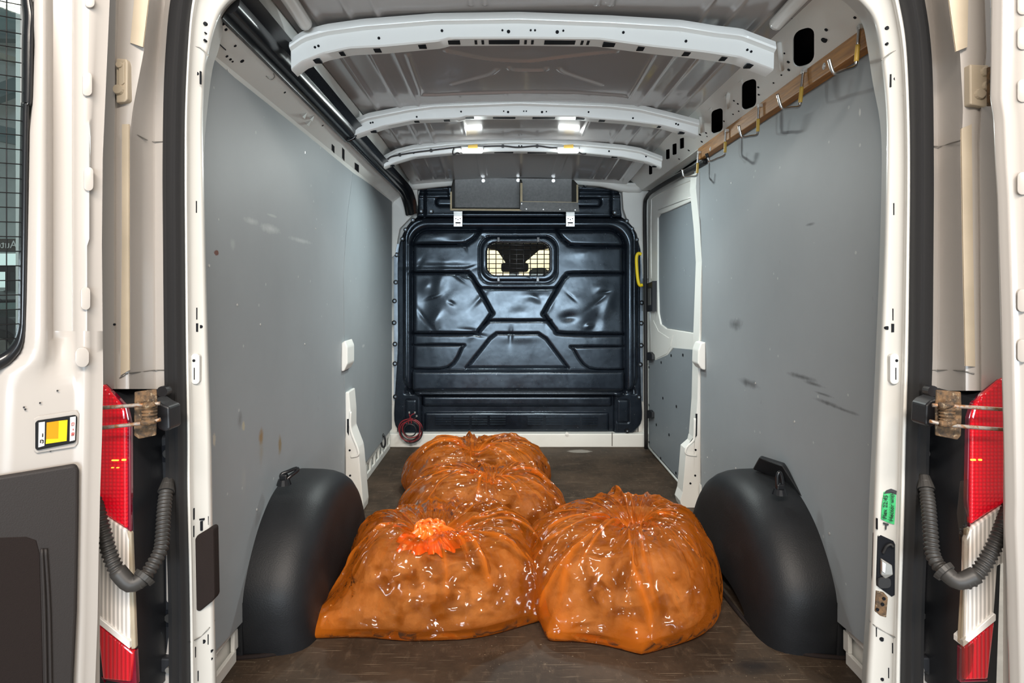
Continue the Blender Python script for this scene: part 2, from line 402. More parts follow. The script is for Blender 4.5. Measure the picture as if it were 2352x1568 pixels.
def rrect(u0, v0, u1, v1, r, n=6):
    out = []
    for (cu, cv, a0) in ((u1-r, v0+r, -90), (u1-r, v1-r, 0), (u0+r, v1-r, 90), (u0+r, v0+r, 180)):
        for k in range(n+1):
            a = R(a0+90*k/n); out.append((cu+r*math.cos(a), cv+r*math.sin(a)))
    return out
def seg_dist(px, py, poly, closed=False):
    d = np.full(px.shape, 1e9); n = len(poly)
    for i in range(n if closed else n-1):
        ax, ay = poly[i]; bx, by = poly[(i+1) % n]; vx, vy = bx-ax, by-ay; L = vx*vx+vy*vy+1e-12
        t = np.clip(((px-ax)*vx+(py-ay)*vy)/L, 0, 1); d = np.minimum(d, np.hypot(px-ax-t*vx, py-ay-t*vy))
    return d
def inside(px, py, poly):
    r = np.zeros(px.shape, bool); n = len(poly); j = n-1
    for i in range(n):
        xi, yi = poly[i]; xj, yj = poly[j]
        c = ((yi > py) != (yj > py)) & (px < (xj-xi)*(py-yi)/(yj-yi+1e-12)+xi); r ^= c; j = i
    return r
def nearest(p, poly):
    best = None
    for i in range(len(poly)):
        ax, ay = poly[i]; bx, by = poly[(i+1) % len(poly)]; vx, vy = bx-ax, by-ay; L = vx*vx+vy*vy+1e-12
        t = min(1, max(0, ((p[0]-ax)*vx+(p[1]-ay)*vy)/L)); q = (ax+t*vx, ay+t*vy); d = (q[0]-p[0])**2+(q[1]-p[1])**2
        if best is None or d < best[0]: best = (d, q)
    return best[1]
def smooth2d(poly, n=4): return [(p.x, p.y) for p in catmull([(a, b, 0) for a, b in poly], n)]
def sstep(a, b, x): t = np.clip((x-a)/(b-a), 0, 1); return t*t*(3-2*t)

# ================================================================== THE SETTING
ground = structure(box('ground', (-14, -9, -.72), (14, 10, -.62), plain('pale_workshop_concrete', (.56, .53, .48), .55, var=.15)))
bw = structure(box('wall_back', (-14, 9.2, -.62), (14, 9.4, 5.2), plain('workshop_wall', (.60, .63, .62), .7, var=.08)))
floor = structure(box('floor', (-.90, 1.46, -.03), (.90, 4.42, 0), M_FLOOR))

# ---- roof skin: pressed ribs as relief
def roof_z(X, Y): return 1.90-.035*(X/.72)**2-.055*sstep(3.2, 4.35, Y)
xs = np.linspace(-.73, .73, 380); ys = np.linspace(1.54, 4.36, 480)
GX, GY = np.meshgrid(xs, ys); GZ = roof_z(GX, GY)
def roofpt(u, v): q = PF(u, v, 1.885); return (q.x, q.y)
def rib(pts, wd, dp):
    global GZ
    GZ -= dp*np.exp(-(seg_dist(GX, GY, pts)/wd)**2)
for a in (-1, 1):
    for x0 in (.55, .47, .645): rib([(a*x0, 1.6), (a*x0*1.02, 4.2)], .010, .006)
    for x0 in (.20, .16): rib([(a*x0, 1.5), (a*x0, 1.80)], .008, .006); rib([(a*x0*1.3, 3.5), (a*x0*1.3, 4.2)], .008, .005)
    rib([(a*.30, 2.85), (a*.30, 3.3)], .008, .005)
for pl in ([(1025, 122), (1110, 142), (1170, 148), (1220, 149), (1290, 140), (1415, 124)], [(1170, 164), (1180, 169), (1245, 170), (1256, 165)],
           [(1040, 198), (1120, 180), (1141, 168)], [(1284, 166), (1300, 176), (1380, 200)],
           [(937, 127), (965, 205), (978, 219), (1100, 220), (1300, 219), (1430, 222), (1447, 218), (1499, 131)]):
    rib([roofpt(*q) for q in smooth2d(pl, 3)], .0075, .008)
_n, _m = GX.shape; _i, _j = np.meshgrid(np.arange(_n-1), np.arange(_m-1), indexing='ij'); _k = (_i*_m+_j).ravel()
ceiling = structure(mesh('ceiling', np.stack([GX, GY, GZ], 2).reshape(-1, 3), np.stack([_k, _k+1, _k+_m+1, _k+_m], 1).tolist(), M_ROOF, None, True))
box('roof_skin', (-.80, 1.5, 1.94), (.80, 4.5, 1.96), M_OUTER, ceiling)

def interp_px(pts, Y):
    a = sorted((P(u, v, Y).x, P(u, v, Y).z) for u, v in pts); return (lambda x: float(np.interp(x, [q[0] for q in a], [q[1] for q in a]))), a[0][0], a[-1][0]
def roof_bow(Y, upper, lower, depth, slots, dots):
    fu, x0, x1 = interp_px(upper, Y); fl, _, _ = interp_px(lower, Y); rows = []
    for x in np.linspace(x0, x1, 90):
        zt, zb = fu(x), fl(x)
        rows.append([(x, Y-.016, zt+.012), (x, Y-.014, zt+.006), (x, Y-.006, zt+.003), (x, Y, zt), (x, Y+.003, zb+.004), (x, Y+.008, zb), (x, Y+depth, zb), (x, Y+depth+.006, zb+.008),
                     (x, Y+depth+.006, zt+.02), (x, Y+depth+.02, zt+.03), (x, Y-.010, zt+.03)])
    o = grid('roof_bow', rows, M_BOW, ceiling, True, True, True)
    m = o.modifiers.new('edges', 'EDGE_SPLIT'); m.split_angle = R(38)
    for (u, du) in slots:
        a = P(u-du, 0, Y).x; b = P(u+du, 0, Y).x; z = fl((a+b)/2)
        box('slot', (a, Y+.018, z-.0012), (b, Y+depth-.014, z+.004), M_HOLE, o)
    for (u, v, rr) in dots:
        q = P(u, v, Y-.0016); disc('hole', q, (0, 1, 0), rr, .003, M_HOLE, o, 10)
    return o
b1 = roof_bow(1.85, [(668, 118), (700, 96), (750, 82), (835, 70), (1000, 57), (1190, 54), (1400, 62), (1560, 72), (1640, 85), (1700, 92), (1778, 122)],
     [(668, 160), (690, 142), (740, 122), (800, 109), (880, 105), (1010, 93), (1030, 87), (1190, 86), (1375, 88), (1440, 97), (1500, 105), (1620, 118), (1700, 130), (1778, 160)],
     .062, [(1034, 21), (1158, 36), (1288, 36), (1410, 21), (967, 9), (1478, 9), (862, 8), (778, 7), (716, 14), (1584, 8), (1671, 8), (1735, 14), (1092, 3), (1108, 3), (1208, 3), (1224, 3), (1340, 3), (1354, 3)],
     [(1015, 70, .004), (1154, 69, .003), (1168, 72, .005), (1219, 69, .003), (1229, 69, .003), (1280, 73, .005), (1294, 70, .003), (1432, 74, .004), (1576, 94, .004), (870, 87, .004), (723, 108, .0035), (731, 105, .0035), (1717, 114, .0035), (1726, 118, .0035)])
b2 = roof_bow(2.75, [(812, 292), (845, 277), (940, 258), (1000, 250), (1190, 243), (1400, 250), (1470, 258), (1540, 275), (1604, 292)],
     [(812, 312), (840, 302), (880, 289), (950, 275), (1055, 271), (1070, 266), (1190, 266), (1330, 267), (1360, 271), (1440, 277), (1520, 287), (1570, 300), (1604, 312)],
     .06, [(1073, 15), (1158, 26), (1250, 26), (1340, 15), (1025, 7), (1385, 7), (1520, 6), (1575, 12), (955, 6), (850, 12)],
     [(1059, 256, .004), (1157, 255, .003), (1167, 257, .005), (1203, 255, .003), (1209, 255, .003), (1245, 257, .005), (1255, 256, .003), (1352, 257, .004), (1454, 271, .004), (1553, 284, .004), (1558, 286, .004), (851, 282, .004), (856, 281, .004), (957, 268, .004)])
b3 = roof_bow(3.42, [(880, 372), (910, 356), (950, 346), (1040, 336), (1190, 331), (1330, 337), (1430, 346), (1470, 353), (1520, 372)],
     [(880, 385), (910, 372), (950, 360), (1060, 349), (1190, 347), (1330, 350), (1430, 360), (1490, 372), (1520, 385)],
     .055, [(1157, 22), (1234, 22), (1510, 9), (895, 9), (1415, 8)],
     [(1192, 335, .004), (1198, 335, .004), (1399, 347, .005), (1484, 359, .005), (950, 351, .005)])
for a in (-1, 1):                                                         # pressed gutters that run from the header to the first bow
    pts = [(a*.665, 1.55, 1.845), (a*.672, 1.70, 1.848), (a*.675, 1.81, 1.846)]
    tube('roof_gutter', pts, .020, M_BOW, ceiling, 12)
hdr = [(930, 428), (1000, 420), (1100, 411), (1190, 408), (1290, 411), (1380, 418), (1440, 432)]
fu, x0, x1 = interp_px(hdr, 4.34)
rows = [[(x, 4.33, fu(x)-.025), (x, 4.325, fu(x)), (x, 4.32, fu(x)+.015), (x, 4.30, fu(x)+.03), (x, 4.42, fu(x)+.04), (x, 4.42, fu(x)-.025)] for x in np.linspace(x0-.1, x1+.1, 60)]
grid('front_header', rows, M_WHITE, ceiling, True, True, True)

# ---- side walls of the body, pressed white steel
def extrude_y(name, prof, y0, y1, mat, parent=None, smooth=False):
    return slab(name, [(x, y0, z) for x, z in prof], (0, y1-y0, 0), mat, parent)
wall_left = structure(extrude_y('wall_left', [(-.905, -.62), (-.905, 0), (-.905, .125), (-.892, .14), (-.892, 1.66), (-.868, 1.70), (-.815, 1.738), (-.80, 1.752), (-.765, 1.80), (-.735, 1.865), (-.735, 1.95), (-.97, 1.95), (-1.0, 1.5), (-1.0, -.62)], 1.50, 4.5, M_WHITE))
wall_right = structure(extrude_y('wall_right', [(.905, -.62), (.905, 0), (.905, .125), (.915, .14), (.915, 1.70), (.93, 1.77), (.93, 1.83), (.80, 1.92), (.80, 1.95), (.97, 1.95), (1.0, 1.5), (1.0, -.62)], 1.50, 4.5, M_WHITE))
extrude_y('cavity_shade', [(.925, 1.775), (.925, 1.83), (.795, 1.918), (.79, 1.91), (.92, 1.78)], 1.52, 4.4, M_HOLE, wall_right)  # dark sheet added as the shade inside the cant panel holes
def hole_loop(u0, v0, u1, v1, slant, r):
    return [PC(u, v-(u-(u0+u1)/2)*slant) for u, v in rrect(u0, v0, u1, v1, r, 5)]
A_, B_ = (.842, 1.770), (.722, 1.868)
holes = [hole_loop(1821, 66, 1870, 152, .30, 20), hole_loop(1703, 184, 1737, 250, .35, 12), hole_loop(1633, 251, 1660, 305, .35, 9),
         hole_loop(1561, 317, 1571, 342, .3, 2), hole_loop(1544, 330, 1554, 356, .3, 2), hole_loop(1529, 343, 1538, 366, .3, 2), hole_loop(1490, 379, 1498, 401, .3, 2), hole_loop(1962, 4, 1996, 30, -.5, 12)]
nrm = Vector((.098, 0, .12)).normalized()
cant = sheet('cant_panel', [(A_[0], 1.53, A_[1]), (A_[0], 4.32, A_[1]), (B_[0], 4.32, B_[1]), (B_[0], 1.53, B_[1])], holes, nrm*.004, M_WHITE, wall_right)
for (u, v, rr) in [(1818, 40, .004), (1898, 68, .005), (1893, 92, .009), (1898, 91, .004), (1811, 142, .005), (1812, 160, .005), (1802, 122, .003), (1742, 200, .004), (1743, 217, .004), (1686, 231, .004), (1695, 238, .004), (1697, 255, .003), (1795, 172, .003), (1777, 190, .003),
                   (1663, 278, .004), (1608, 309, .006), (1612, 325, .006), (1622, 305, .005), (1684, 262, .003), (1624, 313, .003), (1582, 345, .006), (1560, 365, .005), (1595, 350, .004), (1964, 40, .004)]:
    disc('rivet_hole', PC(u, v)-nrm*.002, nrm, rr, .003, M_HOLE, cant, 10)
for (u0_, v0_, u1_, v1_) in ((1785, 96, 1798, 158), (1603, 268, 1611, 302), (1668, 213, 1672, 246)): tube('pressed_rib', [PC(u0_+6, v0_)-nrm*.003, PC(u1_, v1_)-nrm*.003], .007, M_WHITE, cant, 8, 1, False)
for (u, v) in [(1705, 181), (1669, 216), (1634, 246)]:
    q = PC(u, v); slab('stamped_tab', [q, q+Vector((.012, .02, -.008)), q+Vector((.0, .035, 0))], -nrm*.008, M_WHITE, cant)
slab('cant_flange', [(.842, 1.53, 1.774), (.842, 4.3, 1.774), (.838, 4.3, 1.766), (.838, 1.53, 1.766)], (.06, 0, 0), M_WHITE, wall_right)
# left band: holes and creases above the lining
def PL(u, v):                                                             # on the band between lining and black trim
    k = (u-U0)/F; m = (V0-v)/F; s = (1.738-1.70)/(.868-.815)
    return P(u, v, (1.70+s*(.868+CX)-CZ)/(m-s*k)) if abs(m-s*k) > 1e-6 else P(u, v, 2)
nl = Vector((-.038, 0, .053)).normalized()
for (u, v, rr) in [(513, 55, .004), (519, 68, .004), (505, 85, .004), (540, 105, .004), (521, 129, .004), (529, 136, .004), (534, 141, .003), (504, 46, .003), (556, 140, .006), (654, 212, .004), (741, 288, .004)]:
    disc('rivet_hole', PL(u, v)-nl*.0015, nl, rr, .003, M_HOLE, wall_left, 10)
for (u0, v0, u1, v1) in [(762, 330, 768, 352), (786, 338, 791, 370), (815, 373, 824, 396)]:
    slab('square_hole', [PL(u0, v0)-nl*.001, PL(u1, v0+6)-nl*.001, PL(u1, v1)-nl*.001, PL(u0, v1-8)-nl*.001], nl*.003, M_HOLE, wall_left)
tube('crease', [PL(503, 98)-nl*.001, PL(505, 102)-nl*.001, PL(518, 114)-nl*.001], .0015, M_HOLE, wall_left, 6)
tube('crease', [PL(611, 174)-nl*.001, PL(622, 182)-nl*.001, PL(630, 176)-nl*.001, PL(628, 168)-nl*.001], .0012, M_STEEL, wall_left, 6)
for (u, v) in [(690, 262), (700, 280), (708, 268)]:
    q = PL(u, v); slab('torn_lip', [q, q+Vector((.0, .03, .0)), q+Vector((.01, .02, .02))], -nl*.012, M_GALV, wall_left)
# sills with their row of openings
def sill(side, y0, y1, n, parent):
    x = .897*side; t = -.012*side
    def bx(n_, ya, yb, za, zb, dx, m): 
        lo = min(x, x+dx), ya, za; hi = max(x, x+dx), yb, zb
        return box(n_, lo, hi, m, parent, .002)
    bx('sill_rail', y0, y1, .092, .128, t, M_WHITE); bx('sill_rail', y0, y1, .0, .035, t, M_WHITE)
    for i in range(n+1):
        yy = y0+(y1-y0)*i/n; bx('sill_upright', yy-.014, yy+.014, .035, .092, t, M_WHITE)
sill(-1, 3.22, 4.33, 9, wall_left); sill(-1, 1.56, 1.84, 2, wall_left); sill(1, 1.56, 1.83, 2, wall_right)
extrude_y('sill_skirt', [(.893, 0), (.893, .12), (.905, .125), (.905, 0)], 2.90, 3.06, M_WHITE, wall_right)

# white steel around the bulkhead
wall_front = structure(box('wall_front', (-.91, 4.36, 0), (.91, 4.44, .093), M_WHITE, None, .006))
sheet('front_plate', [(-.95, 4.47, .05), (.95, 4.47, .05), (.95, 4.47, 1.95), (-.95, 4.47, 1.95)], [[P(u, v, 4.47) for u, v in rrect(1100, 540, 1284, 650, 20, 5)]], (0, .006, 0), M_WHITE, wall_front)
for u0, u1, s in ((880, 912, -1), (1467, 1500, 1)):
    slab('side_strip', [P(u0, 395, 4.43), P(u1, 395, 4.43), P(u1, 1010, 4.43), P(u0, 1010, 4.43)], (0, .05, 0), M_WHITE, wall_front)
slab('corner_gusset', [P(890, 430, 4.38), P(958, 425, 4.38), P(960, 470, 4.38), P(945, 497, 4.38), P(918, 525, 4.38), P(907, 585, 4.38), P(890, 600, 4.38)], (0, .03, 0), M_WHITE, wall_front, .006)
slab('corner_gusset', [P(1428, 420, 4.38), P(1490, 420, 4.38), P(1490, 640, 4.38), P(1477, 640, 4.38), P(1472, 575, 4.38), P(1462, 535, 4.38), P(1442, 508, 4.38), P(1432, 480, 4.38)], (0, .03, 0), M_WHITE, wall_front, .006)
for u0, u1 in ((905, 925), (1455, 1477)):
    slab('foil_strip', [P(u0, 560, 4.405), P(u1, 560, 4.405), P(u1, 920, 4.405), P(u0, 920, 4.405)], (0, .01, 0), M_FOIL, wall_front)
for u in (1075, 1302):
    disc('weld_stud', P(u, 996, 4.352), (0, 1, 0), .012, .02, M_WHITE, wall_front, 10)
slab('sill_joint', [P(1405, 993, 4.357), P(1407, 993, 4.357), P(1407, 1024, 4.357), P(1405, 1024, 4.357)], (0, .004, 0), M_STEEL, wall_front)

# ---- tail opening: white pressed frame, one piece round the hole
pairs = [((439, 1700), (501, 1700)), ((438, 1568), (497, 1568)), ((436, 1420), (494, 1425)), ((434, 1300), (491, 1300)), ((430, 1120), (487, 1110)), ((430, 1000), (485, 1000)), ((427, 800), (478, 800)), ((425, 560), (472, 560)), ((424, 400), (469, 400)), ((425, 250), (467, 280)),
         ((432, 100), (472, 165)), ((440, 10), (481, 120)), ((452, -40), (492, 75)), ((475, -85), (510, 30)), ((520, -115), (545, -5)), ((600, -125), (610, -35)), ((800, -130), (800, -60)), ((1250, -130), (1250, -70)), ((1700, -130), (1700, -60)), ((1890, -125), (1880, -35)),
         ((1980, -112), (1950, -8)), ((2030, -75), (1988, 24)), ((2052, -35), (2008, 58)), ((2065, 10), (2019, 110)), ((2080, 100), (2029, 190)), ((2088, 250), (2035, 280)), ((2090, 400), (2034, 400)), ((2088, 600), (2029, 600)), ((2085, 820), (2020, 820)), ((2080, 1000), (2012, 1000)),
         ((2076, 1200), (2005, 1180)), ((2070, 1400), (1998, 1400)), ((2067, 1568), (1988, 1568)), ((2067, 1700), (1984, 1700))]
po = catmull([(a[0], a[1], 0) for a, b in pairs], 4); pi_ = catmull([(b[0], b[1], 0) for a, b in pairs], 4)
rows = []
for a, b in zip(po, pi_):
    d = b-a; n = d.normalized(); L = d.length
    def q(t, Y): c = a+d*t; return P(c.x, c.y, Y)
    c = b-n*26; back = P(c.x, c.y, 1.62)
    back = Vector((b.x and P(b.x, b.y, 1.525).x-n.x*.035, 1.60, P(b.x, b.y, 1.525).z+n.y*.035))
    rows.append([q(-.12, 1.56), q(-.05, 1.475), q(.0, 1.462), q(.06, 1.456), q(.13, 1.462), q(.20, 1.478), q(.80, 1.492), q(.94, 1.500), q(1.0, 1.525), back])
trim = structure(grid('trim_1', rows, M_FRAME, None, True))
_ts = [-.12, -.05, .0, .06, .13, .20, .80, .94, 1.0]; _ys = [1.56, 1.475, 1.462, 1.456, 1.462, 1.478, 1.492, 1.500, 1.525]
def faceY(u, v):
    h = len(po)//2; rng = range(0, h) if u < 1157 else range(h, len(po))
    i = min(rng, key=lambda k: abs((po[k].y+pi_[k].y)/2-v)); o_, n_ = po[i], pi_[i]; d = n_-o_
    t = ((u-o_.x)*d.x+(v-o_.y)*d.y)/d.length_squared
    return float(np.interp(t, _ts, _ys))
def facepx(u, v, side=0): return P(u, v, faceY(u, v)-.0004)
def FP(u, v, off=.0): return P(u, v, faceY(u, v)-off)
def slot(u, v, du, dv, r=None, name='slot'):
    q0 = facepx(u, v, 0)
    if r: disc(name, q0-Vector((0, .0006, 0)), (0, 1, 0), r, .008, M_HOLE, trim, 12)
    else: box(name, q0+Vector((-du, -.0006, -dv)), q0+Vector((du, .004, dv)), M_HOLE, trim)
for (u, v, du, dv) in [(460, 178, .0015, .015), (451, 475, .001, .014), (452, 720, .001, .014), (452, 752, .0025, .010), (444, 857, .001, .014), (445, 1180, .001, .013), (478, 1195, .001, .010), (445, 1220, .001, .013), (448, 1498, .001, .012), (478, 1468, .001, .012), (455, 1552, .001, .012),
                       (2046, 185, .0015, .015), (2053, 480, .001, .014), (2051, 722, .001, .014), (2051, 753, .003, .010), (2058, 858, .001, .014), (2015, 1203, .001, .013), (2057, 1223, .001, .013), (2013, 1450, .001, .012), (2050, 1488, .001, .012), (2041, 1545, .001, .012)]: slot(u, v, du, dv)
for (u, v, r) in [(471, 54, .0045), (470, 92, .003), (471, 75, .002), (452, 169, .0045), (461, 750, .004), (443, 828, .0035), (467, 1473, .005), (485, 1495, .003), (485, 1513, .003),
                  (2038, 64, .0045), (2038, 100, .003), (2057, 181, .0045), (2038, 753, .0045), (2060, 831, .0035), (2026, 1468, .005), (2027, 1560, .004)]: slot(u, v, 0, 0, r, 'hole')
box('slot', facepx(463, 1200, 0)+Vector((-.006, -.002, .006)), facepx(463, 1200, 0)+Vector((.006, .01, .010)), M_HOLE, trim)
box('slot', facepx(463, 1208, 0)+Vector((-.0025, -.002, -.010)), facepx(463, 1208, 0)+Vector((.0025, .01, .012)), M_HOLE, trim)
for (u, s) in ((449, 1), (2056, 1)):                                          # raised oval pads
    c = rrect(u-11, 812, u+9, 882, 9)
    yf = faceY(u, 845); slab('pressed_pad', [P(a, b, yf-.005) for a, b in c], (0, .012, 0), M_FRAME, trim, .003)
    disc('hole', P(u-4 if u < 1000 else u+4, 828, yf-.006), (0, 1, 0), .0035, .002, M_HOLE, trim, 10)
    q = P(u-3 if u < 1000 else u+2, 858, yf-.006); box('slot', q+Vector((-.001, 0, -.014)), q+Vector((.001, .002, .014)), M_HOLE, trim)
for pl in ([(432, 106), (456, 108), (470, 118), (480, 130)], [(437, 1474), (460, 1462), (480, 1442), (493, 1424)], [(2085, 112), (2062, 115), (2045, 122), (2024, 138)], [(2067, 1468), (2040, 1455), (2010, 1437), (1997, 1424)]):
    tube('panel_joint', [facepx(u, v) for u, v in pl], .0012, M_STEEL, trim, 6)

# ---- outer corner posts beside the tail opening (fluted, painted)
rowsL = {-150: [255, 275, 285, 310, 350, 354, 362, 380, 386, 425], 0: [250, 266, 273, 307, 342, 346, 355, 371, 377, 408], 120: [243, 264, 268, 300, 330, 333, 340, 358, 364, 395], 250: [238, 264, 268, 288, 305, 310, 328, 350, 356, 386],
         330: [235, 262, 267, 279, 296, 300, 325, 350, 356, 385], 560: [233, 262, 267, 279, 296, 300, 325, 350, 356, 386], 850: [237, 262, 267, 276, 296, 300, 326, 352, 358, 389], 893: [237, 262, 268, 277, 297, 301, 328, 353, 359, 391]}
rowsR = {-150: [2262, 2250, 2240, 2210, 2168, 2163, 2155, 2135, 2128, 2095], 0: [2274, 2262, 2258, 2225, 2178, 2174, 2165, 2145, 2140, 2112], 120: [2277, 2266, 2262, 2232, 2205, 2200, 2185, 2155, 2150, 2124], 250: [2280, 2254, 2250, 2240, 2212, 2206, 2190, 2159, 2153, 2132],
         330: [2287, 2250, 2245, 2232, 2209, 2205, 2190, 2160, 2154, 2133], 560: [2293, 2252, 2248, 2236, 2212, 2207, 2190, 2160, 2154, 2132], 850: [2301, 2254, 2250, 2241, 2218, 2213, 2192, 2159, 2153, 2130], 897: [2302, 2254, 2250, 2241, 2218, 2213, 2192, 2157, 2151, 2128]}
depth = [1.372, 1.350, 1.362, 1.358, 1.366, 1.380, 1.415, 1.468, 1.474, 1.462]
def corner_post(name, tab, side):
    vv = sorted(tab); rows = []
    for v in np.linspace(vv[0], vv[-1], 60):
        us = [float(np.interp(v, vv, [tab[k][c] for k in vv])) for c in range(10)]
        r = [P(u, v, d) for u, d in zip(us, depth)]
        rows.append([Vector((r[0].x, 4.5, r[0].z))]+[Vector((r[0].x, 1.39, r[0].z))]+r+[P(us[-1]-side*-6, v, 1.53)])
    # tidy: last column tucks under the seal
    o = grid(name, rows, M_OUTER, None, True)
    o.modifiers.new('edges', 'EDGE_SPLIT').split_angle = R(50)
    return structure(o)
postL = corner_post('trim_2', rowsL, -1)
postR = corner_post('trim_3', rowsR, 1)
def strip(name, pts_l, pts_r, Y, mat, parent, th=.003):
    rows = [[P(a[0], a[1], Y), P(b[0], b[1], Y-.0015), P(b[0], b[1], Y+th)] for a, b in zip(pts_l, pts_r)]
    return grid(name, rows, mat, parent, False, False, False, (0, th, 0))
strip('sealing_tape', [(280, 285), (280, 560), (277, 862)], [(296, 285), (296, 560), (297, 850)], 1.3565, M_TAPE, postL)
strip('sealing_tape', [(312, -120), (308, 0), (299, 98)], [(348, -120), (341, 0), (328, 108)], 1.3545, M_TAPE, postL)
strip('sealing_tape', [(2232, 285), (2235, 560), (2240, 842)], [(2208, 295), (2212, 560), (2218, 840)], 1.3565, M_TAPE, postR)
strip('sealing_tape', [(2208, -120), (2224, 0), (2222, 108)], [(2168, -120), (2180, 0), (2196, 118)], 1.3545, M_TAPE, postR)
for pl in ([(312, 308), (330, 317), (350, 325), (386, 325)], ): tube('panel_joint', [P(u, v, d) for (u, v), d in zip(pl, (1.396, 1.42, 1.468, 1.461))], .0012, M_STEEL, postL, 6)
for pl in ([(2209, 322), (2185, 328), (2160, 336), (2133, 334)], ): tube('panel_joint', [P(u, v, d) for (u, v), d in zip(pl, (1.372, 1.42, 1.466, 1.460))], .0012, M_STEEL, postR, 6)
tube('panel_joint', [P(275, 868, 1.357), P(292, 858, 1.364), P(330, 853, 1.424), P(356, 850, 1.470), P(388, 850, 1.459)], .0014, M_STEEL, postL, 6)
tube('panel_joint', [P(2238, 858, 1.357), P(2215, 853, 1.370), P(2190, 850, 1.42), P(2153, 850, 1.470), P(2131, 850, 1.459)], .0014, M_STEEL, postR, 6)
disc('hole', P(262, 745, 1.348), (0, 1, 0), .0025, .003, M_HOLE, postL, 10)

# black rubber seal that runs round the tail opening
path = [(419, 1700), (417, 1400), (412, 1200), (410, 1000), (407, 800), (405, 560), (404, 380), (407, 200), (415, 70), (424, 0), (440, -65), (475, -118), (550, -150), (800, -165), (1250, -168), (1700, -165), (1960, -152), (2040, -115), (2074, -60), (2088, 0), (2102, 90), (2109, 200), (2111, 400), (2110, 600), (2108, 820), (2102, 1000), (2097, 1200), (2090, 1400), (2086, 1700)]
sp = catmull([P(u, v, 1.465) for u, v in path], 5)
prof = [(-.023, .02), (-.023, -.012), (-.018, -.024), (-.008, -.028), (-.003, -.020), (.001, -.016), (.005, -.024), (.012, -.026), (.017, -.018), (.021, -.004), (.021, .02)]
rows = []
for i, p in enumerate(sp):
    d = (sp[min(i+1, len(sp)-1)]-sp[max(i-1, 0)]).normalized(); n = Vector((d.z, 0, -d.x))
    rows.append([p+n*a+Vector((0, b, 0)) for a, b in prof])
seal = grid('door_seal', rows, M_RUBBER, None, True, False)
seal.modifiers.new('edges', 'EDGE_SPLIT').split_angle = R(45)
tag(seal, 'black ribbed rubber seal running round the open tail doorway', 'seal')

# ================================================================== LININGS
def PWs(pts, X): return [PW(u, v, X) for u, v in pts]
XL = -.872
spots_l = []
def sl(u, v, r, col, amt, edge=.5, ns=30, na=.6, X=XL):
    q = PW(u, v, X); spots_l.append(((q.x, q.y, q.z), r, col, amt, edge, ns, na))
sl(600, 1003, (.1, .022, .03), (.24, .15, .06), .85, .6, 60, .5); sl(600, 1035, (.1, .022, .05), (.25, .22, .15), .5, .9)
sl(643, 1022, (.1, .02, .04), (.22, .16, .07), .8, .7, 60, .5); sl(497, 580, (.1, .016, .008), (.13, .035, .018), .95, .3, 90, .5)
sl(559, 978, (.1, .012, .016), (.42, .38, .28), .8, .3, 120, .7); sl(492, 1010, (.1, .01, .02), (.5, .46, .38), .7, .4, 120, .7)
sl(620, 525, (.1, .10, .018), (.50, .53, .54), .7, .9, 40, .6); sl(690, 552, (.1, .16, .010), (.48, .51, .52), .6, .9, 40, .6); sl(578, 508, (.1, .07, .012), (.48, .51, .52), .6, .9, 40, .6)
sl(625, 495, (.1, .05, .006), (.40, .43, .43), .7, .5, 30, .5); sl(535, 560, (.1, .02, .018), (.36, .39, .40), .6, .6); sl(551, 965, (.1, .02, .03), (.1, .1, .1), .5, .8); sl(560, 1100, (.1, .02, .05), (.33, .34, .34), .5, .8)
M_PL = panel_mat('grey_lining_left', spots_l)
spots_l2 = []
M_PL2 = panel_mat('grey_lining_left_front', [((-.872, 3.45, .78), (.1, .04, .01), (.45, .47, .47), .7, .5, 40, .6)], (.27, .30, .32))
spots_r = []
XR = .872
def sr(u, v, r, col, amt, edge=.5, ns=30, na=.6):
    q = PW(u, v, XR); spots_r.append(((q.x, q.y, q.z), r, col, amt, edge, ns, na))
for (u, v, ry, rz) in [(1840, 865, .12, .010), (1870, 882, .08, .007), (1900, 925, .10, .008), (1935, 940, .10, .006), (1890, 905, .07, .005), (1720, 880, .12, .02), (1690, 745, .08, .03), (1860, 515, .04, .006)]: sr(u, v, (.1, ry, rz), (.07, .073, .077), .75, .9, 18, .7)
sr(1975, 258, (.1, .006, .012), (.5, .52, .52), .8, .4)
M_PR = panel_mat('grey_lining_right', spots_r)
# left rear board: long top edge
pl = [(1.545, .13), (1.545, 1.690), (1.62, 1.697), (1.80, 1.688), (2.1, 1.688), (2.6, 1.686), (3.205, 1.682), (3.09, 1.453), (3.012, 1.157), (3.03, .86), (3.035, .58), (3.07, .20), (3.09, .02)]
def board(name, prof, X, th, mat, label, bow=0.0, bowc=None):
    o = slab(name, [(X, y, z) for y, z in prof], (th, 0, 0), mat, None, .0015, 1)
    return tag(o, label, 'wall panel')
left1 = board('lining_panel', pl, -.886, .014, M_PL, 'large scuffed grey wall board on the left behind the left wheel box')
pl2 = [(3.11, .12), (3.08, .20), (3.045, .58), (3.04, .86), (3.022, 1.157), (3.10, 1.453), (3.212, 1.682), (3.4, 1.688), (4.33, 1.708), (4.33, .135)]
left2 = board('lining_panel', pl2, -.886, .013, M_PL2, 'smaller grey wall board at front left, next to the bulkhead')
pr = [(1.56, .13), (1.56, 1.735), (3.25, 1.735), (3.235, 1.63), (3.137, 1.428), (3.11, 1.15), (3.115, .95), (3.135, .75), (3.137, .02)]
right1 = board('lining_panel', pr, .872, .014, M_PR, 'large grey wall board on the right below the wooden hook rail')
